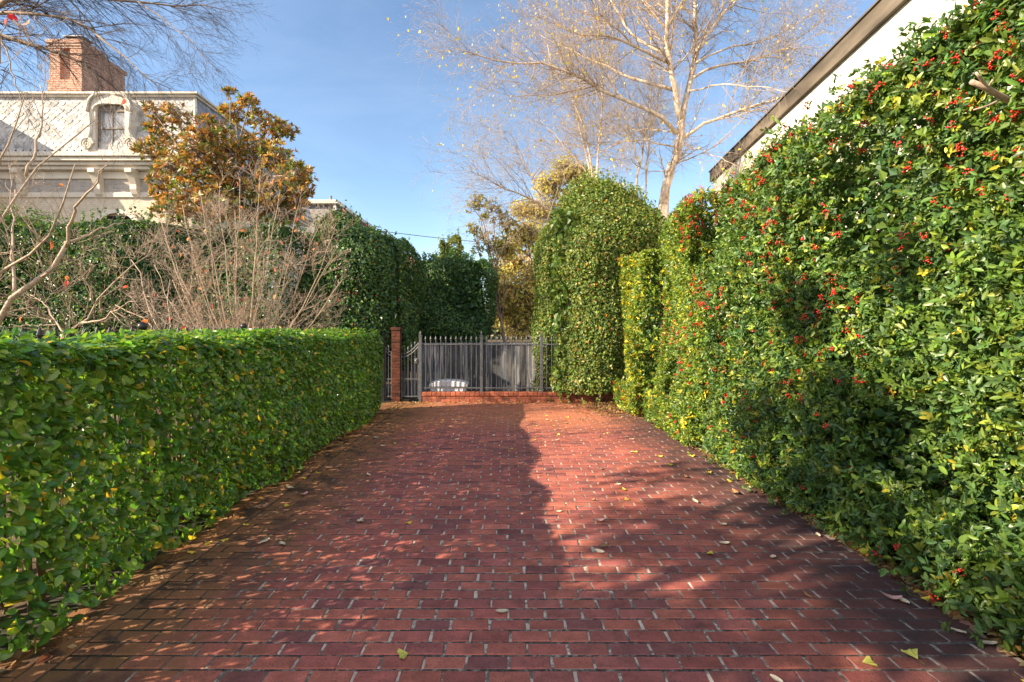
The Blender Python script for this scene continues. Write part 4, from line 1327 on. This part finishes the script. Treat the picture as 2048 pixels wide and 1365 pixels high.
# hood moulding following the arch
acc = Acc()
hm = [(dcx + x * 1.02, dy0 - .03, z + .03) for (x, z) in outer[1:-1]]
acc.tube(hm, .055, 8)
hm2 = [(dcx + x * 1.13, dy0 - .01, z) for (x, z) in inner[1:-1]]
acc.tube(hm2, .035, 8)
acc.build('hood_moulding', M['trim'], dm, smooth=True)
for s in (-1, 1):
    acc = Acc()
    sx, sz = dcx + s * (dw + .02), ze + .24
    t = np.linspace(0, 2.6 * 2 * PI, 44)
    rr = .20 * (1 - t / t[-1]) + .02
    acc.tube([(sx - s * r_ * math.cos(q), dy0 - .05, sz + r_ * math.sin(q)) for q, r_ in zip(t, rr)], np.linspace(.045, .025, 44), 7)
    cyl = [(sx + .19 * math.cos(q), yy, sz + .19 * math.sin(q)) for yy in (dy0 - .03, dy0 + .3) for q in np.linspace(0, 2 * PI, 20, endpoint=False)]
    acc.mesh(cyl, [tuple(range(20)), tuple(range(20, 40))[::-1]] + [(i, 20 + i, 20 + (i + 1) % 20, (i + 1) % 20) for i in range(20)])
    acc.tube(resample([(sx - s * .02, dy0 - .01, sz + .2), (sx - s * .1, dy0 - .01, sz + .45), (sx - s * .08, dy0 - .01, sz + .8), (sx - s * .07, dy0 - .01, zs)], 10), np.linspace(.09, .05, 10), 7)
    acc.build('scroll', M['trim'], dm, smooth=False)
acc = Acc()
wy = dy0 + .10
zi0, zi1 = zb + .06, Z_(209)
zm = (zi0 + zi1) / 2 - .03
for (x0, x1, z0, z1, dy) in ((-ix, -ix + .07, zi0, zi1, 0), (ix - .07, ix, zi0, zi1, 0), (-ix + .07, ix - .07, zi0, zi0 + .08, .002), (-ix + .07, ix - .07, zm, zm + .06, .002), (-ix + .07, ix - .07, zi1 - .20, zi1, .002), (-.012, .012, zi0 + .08, zm, .004), (-.012, .012, zm + .06, zi1 - .2, .004)):
    acc.bbox((dcx + x0, wy + dy, z0), (dcx + x1, wy + .06 + dy, z1), .006)
acc.build('sash', M['sash'], dm)
acc = Acc(); acc.box((dcx - ix + .03, wy + .032, zi0 + .02), (dcx + ix - .03, wy + .038, zi1 - .02)); acc.build('pane', M['glass'], dm)
acc = Acc()
xs = np.linspace(-ix * .72, ix - .03, 40)
vs = [(dcx + x, wy + .14 + .03 * math.sin(k * 1.25), z) for z in (zi0, zi1 - .05) for k, x in enumerate(xs)]
acc.mesh(vs, [(i, i + 1, 41 + i, 40 + i) for i in range(39)])
acc.build('curtain', M['curtain'], dm, smooth=True)
acc = Acc(); acc.box((dcx - ix - .1, wy + .4, zb + .02), (dcx + ix + .1, wy + .41, zi1)); acc.build('room_dark', M['dark'], dm)

# projecting left bay of the house, outside the frame, whose roof shades the slates
acc = Acc()
bx1_ = X_(-60)
acc.mesh([(hx0, 15.2, ze), (bx1_, 15.2, ze), (bx1_, 17.6, ze), (hx0, 17.6, ze), (hx0, 15.8, zt - .45), (bx1_ - .3, 15.8, zt - .45), (bx1_ - .3, 17.6, zt - .45), (hx0, 17.6, zt - .45)],
         [(0, 3, 2, 1), (0, 1, 5, 4), (1, 2, 6, 5), (2, 3, 7, 6), (3, 0, 4, 7), (4, 5, 6, 7)])
acc.build('bay_roof', M['slatebase'], hs)
acc = Acc(); acc.box((hx0, 15.4, -.03), (bx1_ - .2, 17.5, ze - .002)); acc.build('bay_wall', M['paintbrick'], hs)

# chimney
cY = 19.0
XC = lambda px: (px - CX) / F * cY
ZC = lambda py: CAMH - (py - CY) / F * cY
c0, c1 = XC(98), XC(164)
acc = Acc()
acc.bbox((c0 - .05, cY - .05, zt - .1), (c1 + .05, cY + .95, ZC(160)), .015)
acc.bbox((c0, cY, ZC(160) - .001), (c0 + .42, cY + .9, ZC(97)), .006)
acc.bbox((c1 - .46, cY, ZC(160) - .001), (c1, cY + .9, ZC(97)), .006)
acc.bbox((c0 + .42, cY + .14, ZC(160) - .001), (c1 - .46, cY + .88, ZC(97)), .001)
for k, (za, zb2) in enumerate(((97, 93), (93, 88), (88, 80))):
    acc.bbox((c0 - .03 * k - .02, cY - .03 * k - .02, ZC(za) + .001), (c1 + .03 * k + .02, cY + .92 + .03 * k, ZC(zb2)), .008)
acc.bbox((c0 + .05, cY + .05, ZC(80) + .001), (c1 - .05, cY + .85, ZC(76)), .01)
# rear shafts, a little lower and stepped
acc.bbox((c0 + .1, cY + .951, zt - .1), (c1 + .05, cY + 2.2, ZC(160) + .2), .01)
acc.bbox((c0 + .15, cY + .951, ZC(160) + .2), (c1 - .03, cY + 1.3, ZC(84)), .01)
acc.bbox((c0 + .15, cY + 1.301, ZC(160) + .2), (c1 + .03, cY + 2.1, ZC(96)), .01)
acc.bbox((c0 + .1, cY + 1.25, ZC(96) + .001), (c1 + .09, cY + 2.16, ZC(88)), .01)
ch = acc.build('chimney', M['chim'], hs)
acc = Acc()
acc.bbox((c0 + .35, cY + .25, ZC(76)), (c1 - .2, cY + .75, ZC(71)), .01)
for dx in (.4, .95):
    acc.bbox((c0 + dx, cY + .3, ZC(71)), (c0 + dx + .04, cY + .7, ZC(66)), .004)
acc.bbox((c0 + .32, cY + .22, ZC(66)), (c1 - .17, cY + .78, ZC(64)), .004)
acc.build('cap', M['metal'], ch)
acc = Acc(); acc.bbox((c0 + .5, cY + 1.4, ZC(88)), (c1 - .1, cY + 2.0, ZC(83)), .01)
acc.build('cap', M['metal'], ch)

# ================================================================== FAR HOUSES
FY = 30.0
XF = lambda px: (px - CX) / F * FY
ZF = lambda py: CAMH - (py - CY) / F * FY
fh = empty('slate_house', (-15, 34, 0), 'distant grey mansard roof corner with a vent pipe above the dark holly', 'house')
e1 = XF(665)
acc = Acc(); acc.box((-24, FY + .4, -.03), (e1 - .2, FY + 9, ZF(470))); acc.build('wall', M['paintbrick'], fh)
acc = Acc()
acc.mesh([(-24, FY, ZF(470)), (e1 + .35, FY, ZF(470)), (e1 + .35, FY + 9, ZF(470)), (-24, FY + 9, ZF(470)), (-24, FY + .5, ZF(406)), (e1, FY + .5, ZF(406)), (e1, FY + 9, ZF(406)), (-24, FY + 9, ZF(406))],
         [(0, 3, 2, 1), (0, 1, 5, 4), (1, 2, 6, 5), (2, 3, 7, 6), (3, 0, 4, 7), (4, 5, 6, 7)])
rf = acc.build('mansard_roof', M['slate'], fh)
acc = Acc(); acc.bbox((-24.2, FY + .2, ZF(406)), (e1 + .25, FY + 9, ZF(398)), .03); acc.bbox((e1 - .05, FY + .30, ZF(470)), (e1 + .12, FY + .46, ZF(406)), .02)
acc.build('roof_moulding', M['trim'], rf)
acc = Acc(); acc.lathe((XF(650), FY + 1, ZF(398)), [(.07, 0), (.07, .38), (.09, .38), (.09, .42)], 10); acc.build('vent_pipe', M['metal'], rf)

RY = 42.0
XR_ = lambda px: (px - CX) / F * RY
ZR = lambda py: CAMH - (py - CY) / F * RY
rh = empty('red_roofed_house', (XR_(800), RY, 0), 'far house with a pinkish red roof glimpsed left of the dark upright holly', 'house')
acc = Acc(); acc.box((XR_(740), RY + .3, -.03), (XR_(836), RY + 7, ZR(541))); acc.build('wall', M['paintbrick'], rh)
acc = Acc()
a0, a1 = XR_(738), XR_(842)
acc.mesh([(a0, RY, ZR(541)), (a1, RY, ZR(541)), (a1, RY + 7.3, ZR(541)), (a0, RY + 7.3, ZR(541)), (a0 + 1, RY + 3.6, ZR(496)), (a1 - 1.6, RY + 3.6, ZR(496))], [(0, 1, 5, 4), (1, 2, 5), (2, 3, 4, 5), (3, 0, 4), (0, 3, 2, 1)])
acc.build('roof', M['redtile'], rh)

# far wood behind everything, low
g = np.random.default_rng(251)
acc = Acc()
n = 26000
xx = g.uniform(-70, 70, n); yy = g.uniform(62, 74, n)
top = 4.6 + 1.1 * np.sin(xx * .35) + .8 * np.sin(xx * .83 + 1)
zz = top * g.uniform(0, 1, n) ** .6
p = np.stack([xx, yy, zz], 1)
hedge_leaves(g, acc, p, np.tile((0, -1., 0), (n, 1)), (.5, 1.0), .7, palette(g, n, [(.09, .10, .05), (.14, .11, .06), (.06, .08, .04)], (1, 1, 1)), simple=True)
tag(acc.build('distant_wood', M['leaf_dull']), 'low far-off band of trees behind the gardens', 'woodland', kind='stuff')

# overhead wire
acc = Acc()
A_, B_ = W(560, 432, 26), W(1180, 500, 26)
t = np.linspace(0, 1, 24)
acc.tube(np.array([A_ * (1 - q) + B_ * q + np.array([0, 0, -.25 * (1 - (2 * q - 1) ** 2)]) for q in t]), .016, 6)
tag(acc.build('overhead_wire', M['wire'], smooth=True), 'thin dark overhead wire crossing the sky above the wooden fence', 'wire')

# ================================================================== WHITE BUILDING at right
wb = empty('white_building', (8, 8, 0), 'large white painted wall with dark weathered roof edge above the holly hedge at right', 'building')
dv = np.array([.097, 1.]); dv /= np.linalg.norm(dv)
nv = np.array([dv[1], -dv[0]])
D0 = 5.0
yend = 16.9


def wpt(s, o, z): return (nv[0] * (D0 + o) + dv[0] * s, nv[1] * (D0 + o) + dv[1] * s, z)


def wbox(acc, s0, s1, o0, o1, z0, z1):
    vs = [wpt(s0, o0, z0), wpt(s1, o0, z0), wpt(s1, o1, z0), wpt(s0, o1, z0), wpt(s0, o0, z1), wpt(s1, o0, z1), wpt(s1, o1, z1), wpt(s0, o1, z1)]
    acc.mesh(vs, [(0, 3, 2, 1), (4, 5, 6, 7), (0, 1, 5, 4), (1, 2, 6, 5), (2, 3, 7, 6), (3, 0, 4, 7)])


zf0, zf1 = CAMH + .945 * D0, CAMH + 1.01 * D0
acc = Acc(); wbox(acc, -6, yend, .08, 12, -.03, zf0); acc.build('wall', M['white'], wb)
acc = Acc(); wbox(acc, -6, yend + .06, 0, 12.1, zf0 - .004, zf1); acc.build('fascia', M['fascia'], wb)
acc = Acc(); wbox(acc, -6, yend + .09, -.03, 12.1, zf1 + .001, zf1 + .03); acc.build('coping', M['fascia'], wb)

# ================================================================== FALLEN LEAVES
g = np.random.default_rng(301)


def leaf_mesh(kind):
    acc = Acc()
    if kind == 'ginkgo':
        n = 9; vs = [(0, 0, .002)]
        for i, t in enumerate(np.linspace(-.75, .75, n)):
            r_ = .055 * (1 - .16 * (i == n // 2)) * (1 + .05 * math.sin(i * 2.1))
            vs.append((math.sin(t) * r_, math.cos(t) * r_, .004 + .012 * abs(t) + .004 * math.sin(i * 1.7)))
        vs += [(.001, -.03, .003), (-.001, -.03, .003)]
        acc.mesh(vs, [(0, i, i + 1) for i in range(1, n)] + [(0, n + 1, n + 2)])
    else:
        n = 7; vs = []
        for i, u in enumerate(np.linspace(0, 1, n)):
            wv = .022 * math.sin(PI * min(u * .9 + .05, 1)) ** .8
            zc = .004 + .016 * (u - .5) ** 2 * 4 * (1 if kind != 'flat' else .3)
            for s in (-1, 0, 1): vs.append((s * wv, (u - .5) * .08, zc + (.008 if s else 0)))
        fs = []
        for i in range(n - 1):
            for s in range(2): fs.append((i * 3 + s, i * 3 + s + 1, (i + 1) * 3 + s + 1, (i + 1) * 3 + s))
        acc.mesh(vs, fs)
    return acc


KINDS = {}
for nm, shape, col, lab in (('yellow', 'ginkgo', (.70, .52, .07), 'small bright yellow fallen leaf lying flat on the bricks'),
                            ('pale', 'flat', (.66, .56, .40), 'small pale cream dry leaf lying on the bricks'),
                            ('brown', 'curl', (.28, .15, .07), 'small brown curled dead leaf lying on the bricks'),
                            ('pink', 'curl', (.58, .34, .30), 'small pinkish tan fallen leaf lying on the bricks'),
                            ('lime', 'ginkgo', (.50, .48, .10), 'small yellow-green fan-shaped fallen leaf on the bricks')):
    m = noisy('fallen_leaf_' + nm, tuple(np.array(col) * .75), tuple(np.array(col) * 1.15), 60, .7, .2, .002)
    acc = leaf_mesh(shape)
    o = acc.build('fallen_leaf', m, smooth=False)
    KINDS[nm] = [o, lab, False]


def put_leaf(px, py, nm, s=1., label=None, xyz=None):
    rec = KINDS[nm]
    if not rec[2]: o = rec[0]; rec[2] = True
    else:
        o = rec[0].copy(); COL.objects.link(o)
    q = G(px, py) if xyz is None else xyz
    o.location = (float(q[0]), float(q[1]), .004)
    o.rotation_euler = (g.normal(0, .10), g.normal(0, .10), g.uniform(0, 2 * PI)); o.scale = (s, s, s)
    tag(o, label or rec[1], 'leaf', 'fallen leaves scattered on the brick driveway')


C8 = lambda x, y: (1148 + x * .4395, 780 + y * .4395)
C7 = lambda x, y: (x * .392, 830 + y * .392)
put_leaf(817, 1309, 'lime', 1.0, 'yellow-green fan leaf alone on the nearest bricks left of centre')
put_leaf(*C8(1310, 1245), 'lime', 1.15, 'broad yellow-green fan leaf on the nearest bricks at right')
put_leaf(*C8(1565, 1232), 'lime', 1.2, 'long-stalked yellow fan leaf near the bottom right corner of the bricks')
put_leaf(*C8(2030, 1322), 'yellow', 1.1, 'yellow leaf at the very bottom right beside the litter strip')
put_leaf(*C7(1125, 643), 'yellow', .95, 'bright yellow leaf on the mossy bricks close to the clipped hedge')
put_leaf(*C7(1345, 480), 'pink', 1.25, 'pinkish leaf with a long stalk on dark bricks beside the clipped hedge')
put_leaf(*C7(1550, 412), 'pink', 1.1, 'pale pink leaf on black-stained bricks beside the clipped hedge')
put_leaf(*C8(1450, 958), 'pink', 1.2, 'pinkish white leaf on the dark bricks near the right-hand litter')
put_leaf(*C8(735, 475), 'brown', 1.4, 'large brown crumpled leaf in the sunlit bricks at right')
put_leaf(*C8(118, 600), 'pink', 1.1, 'reddish pink leaf on sunlit bricks at the middle of the driveway')
for (x, y), nm in zip([(720, 420), (805, 430), (625, 383), (240, 457), (230, 505), (600, 748), (1575, 950), (450, 340), (380, 302), (540, 308)], ['yellow'] * 10):
    put_leaf(*C8(x, y), nm, g.uniform(.8, 1.15))
for (x, y) in [(805, 447), (550, 512), (680, 617), (685, 704), (905, 767), (1110, 665), (115, 742), (1750, 1107), (920, 1325), (200, 435), (1500, 968), (1885, 1165)]:
    put_leaf(*C8(x, y), 'pale', g.uniform(.7, 1.1))
for (x, y) in [(140, 717), (1060, 943), (510, 400), (85, 505), (120, 362), (410, 405)]:
    put_leaf(*C8(x, y), 'brown', g.uniform(.6, .95))
for (x, y) in [(1880, 310), (1350, 655), (1440, 665), (1840, 545), (1480, 378)]:
    put_leaf(*C7(x, y), 'pale', g.uniform(.9, 1.2))
for (x, y) in [(1055, 655), (1480, 465), (1625, 303), (1000, 700), (1265, 560), (1560, 322)]:
    put_leaf(*C7(x, y), 'yellow', g.uniform(.7, 1))
put_leaf(1003, 1227, 'pale', .9); put_leaf(822, 1050, 'yellow', .9); put_leaf(720, 1045, 'pale', .9); put_leaf(1118, 1025, 'pale', .6); put_leaf(987, 962, 'brown', .7)
for i in range(60):
    y = g.uniform(6.2, 10.7); x = g.uniform(-2.0, 2.35)
    put_leaf(0, 0, g.choice(['pale', 'yellow', 'brown', 'yellow', 'pale']), g.uniform(.6, 1.0), None, (x, y, 0))

# leaf litter drifted along the right edge and in the far corner
acc = Acc()
n = 4200
yy = g.uniform(1.4, 10.7, n)
xx = XR + .02 + np.abs(g.normal(.04, .09, n)) - .05 * g.random(n) ** 2
zz = g.uniform(-.018, .020, n)
m = 1900
xx = np.concatenate([xx, 2.5 - np.abs(g.normal(0, .42, m))]); yy = np.concatenate([yy, 10.72 - np.abs(g.normal(0, .75, m)) * .9]); zz = np.concatenate([zz, g.uniform(.004, .03, m)])
m2 = 220
xx = np.concatenate([xx, g.uniform(-2.5, 2.3, m2)]); yy = np.concatenate([yy, 10.80 - np.abs(g.normal(0, .12, m2))]); zz = np.concatenate([zz, g.uniform(.004, .015, m2)])
m3 = 170
xx = np.concatenate([xx, -2.36 + g.normal(0, .07, m3)]); yy = np.concatenate([yy, g.uniform(1.5, 10.2, m3)]); zz = np.concatenate([zz, g.uniform(.004, .014, m3)])
p = np.stack([xx, yy, zz], 1); n = len(p)
nn = unit(UP + g.normal(0, .35, (n, 3))); ax = g.normal(size=(n, 3)); ax = unit(ax - (ax * nn).sum(1, keepdims=True) * nn)
Ls = g.uniform(.04, .085, n)
leaf8(acc, p, ax, nn, Ls, Ls * .62, palette(g, n, [(.40, .25, .11), (.52, .38, .20), (.24, .13, .065), (.55, .40, .10), (.38, .23, .16)], (.3, .22, .3, .10, .12)), fold=.25, curl=.2)
tag(acc.build('leaf_litter', M['leaf_thin']), 'drift of dry tan and yellow leaves along the foot of the right hedge', 'leaf litter', kind='stuff')

# ================================================================== LIGHT, SKY, CAMERA
SUN_AZ, SUN_EL = R(22), R(27)       # light travels toward +X, turned 22 degrees toward +Y
Ld = np.array([math.cos(SUN_EL) * math.cos(SUN_AZ), math.cos(SUN_EL) * math.sin(SUN_AZ), -math.sin(SUN_EL)])
sun = bpy.data.lights.new('sun', 'SUN'); sun.energy = 5.8; sun.angle = R(.53); sun.color = (1, .82, .60)
so = bpy.data.objects.new('sun', sun); COL.objects.link(so)
from mathutils import Vector
so.rotation_euler = Vector(Ld).to_track_quat('-Z', 'Y').to_euler()
so.location = (-30, -10, 20)

w = bpy.data.worlds.new('World'); sc.world = w; w.use_nodes = True
nt = w.node_tree; ns, lk = nt.nodes, nt.links
bg = ns['Background']
sky = ns.new('ShaderNodeTexSky'); sky.sky_type = 'NISHITA'; sky.sun_disc = False
sky.sun_elevation = SUN_EL
sky.sun_rotation = math.atan2(-Ld[0], -Ld[1])
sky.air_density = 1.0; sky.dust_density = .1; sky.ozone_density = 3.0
tc = ns.new('ShaderNodeTexCoord')
mp = ns.new('ShaderNodeMapping'); mp.inputs['Scale'].default_value = (1.2, 1.2, 4.5); mp.inputs['Rotation'].default_value = (0, .25, .4)
no = ns.new('ShaderNodeTexNoise'); no.inputs['Scale'].default_value = 1.6; no.inputs['Detail'].default_value = 7; no.inputs['Roughness'].default_value = .55; no.inputs['Distortion'].default_value = .6
mr = ns.new('ShaderNodeMapRange'); mr.inputs[1].default_value = .45; mr.inputs[2].default_value = .85; mr.inputs[4].default_value = .07
mx = ns.new('ShaderNodeMixRGB'); mx.inputs[2].default_value = (7.2, 7.6, 8.2, 1)
lk.new(tc.outputs['Generated'], mp.inputs['Vector']); lk.new(mp.outputs[0], no.inputs['Vector']); lk.new(no.outputs['Fac'], mr.inputs[0])
tn = ns.new('ShaderNodeMixRGB'); tn.blend_type = 'MULTIPLY'; tn.inputs[0].default_value = 1; tn.inputs[2].default_value = (.80, .77, .73, 1)
lk.new(sky.outputs[0], tn.inputs[1])
lk.new(mr.outputs[0], mx.inputs[0]); lk.new(tn.outputs[0], mx.inputs[1]); # unseen broken bright cloud, added behind the viewer to lift fill in the shade
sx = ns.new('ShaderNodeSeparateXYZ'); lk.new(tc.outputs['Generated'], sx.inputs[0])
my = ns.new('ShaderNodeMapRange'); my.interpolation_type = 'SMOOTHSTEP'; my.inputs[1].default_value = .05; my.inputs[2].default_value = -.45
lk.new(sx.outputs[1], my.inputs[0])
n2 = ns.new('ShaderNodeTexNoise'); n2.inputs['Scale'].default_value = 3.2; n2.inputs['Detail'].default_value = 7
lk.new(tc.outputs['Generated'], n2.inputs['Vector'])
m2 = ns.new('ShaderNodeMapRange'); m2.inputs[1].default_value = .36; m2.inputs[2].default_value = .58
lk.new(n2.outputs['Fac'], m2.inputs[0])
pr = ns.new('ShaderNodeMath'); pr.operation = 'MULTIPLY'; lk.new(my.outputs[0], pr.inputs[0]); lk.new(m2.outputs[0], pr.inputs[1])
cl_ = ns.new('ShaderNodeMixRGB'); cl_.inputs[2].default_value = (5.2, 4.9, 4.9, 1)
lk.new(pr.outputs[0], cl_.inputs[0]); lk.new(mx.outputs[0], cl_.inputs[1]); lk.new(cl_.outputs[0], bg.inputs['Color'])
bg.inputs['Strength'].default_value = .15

cam = bpy.data.cameras.new('camera'); co = bpy.data.objects.new('camera', cam); COL.objects.link(co)
co.location = (0, 0, CAMH); co.rotation_euler = (R(90), 0, 0)
cam.sensor_width = 36; cam.lens = F / 2048 * 36
cam.shift_x = (1024 - CX) / 2048; cam.shift_y = (CY - 682.5) / 2048
cam.clip_start = .05; cam.clip_end = 2000
sc.camera = co
sc.view_settings.view_transform = 'Standard'; sc.view_settings.look = 'None'; sc.view_settings.exposure = 1.25; sc.view_settings.gamma = 1
sc.cycles.use_denoising = True
sc.cycles.max_bounces = 8; sc.cycles.transparent_max_bounces = 8
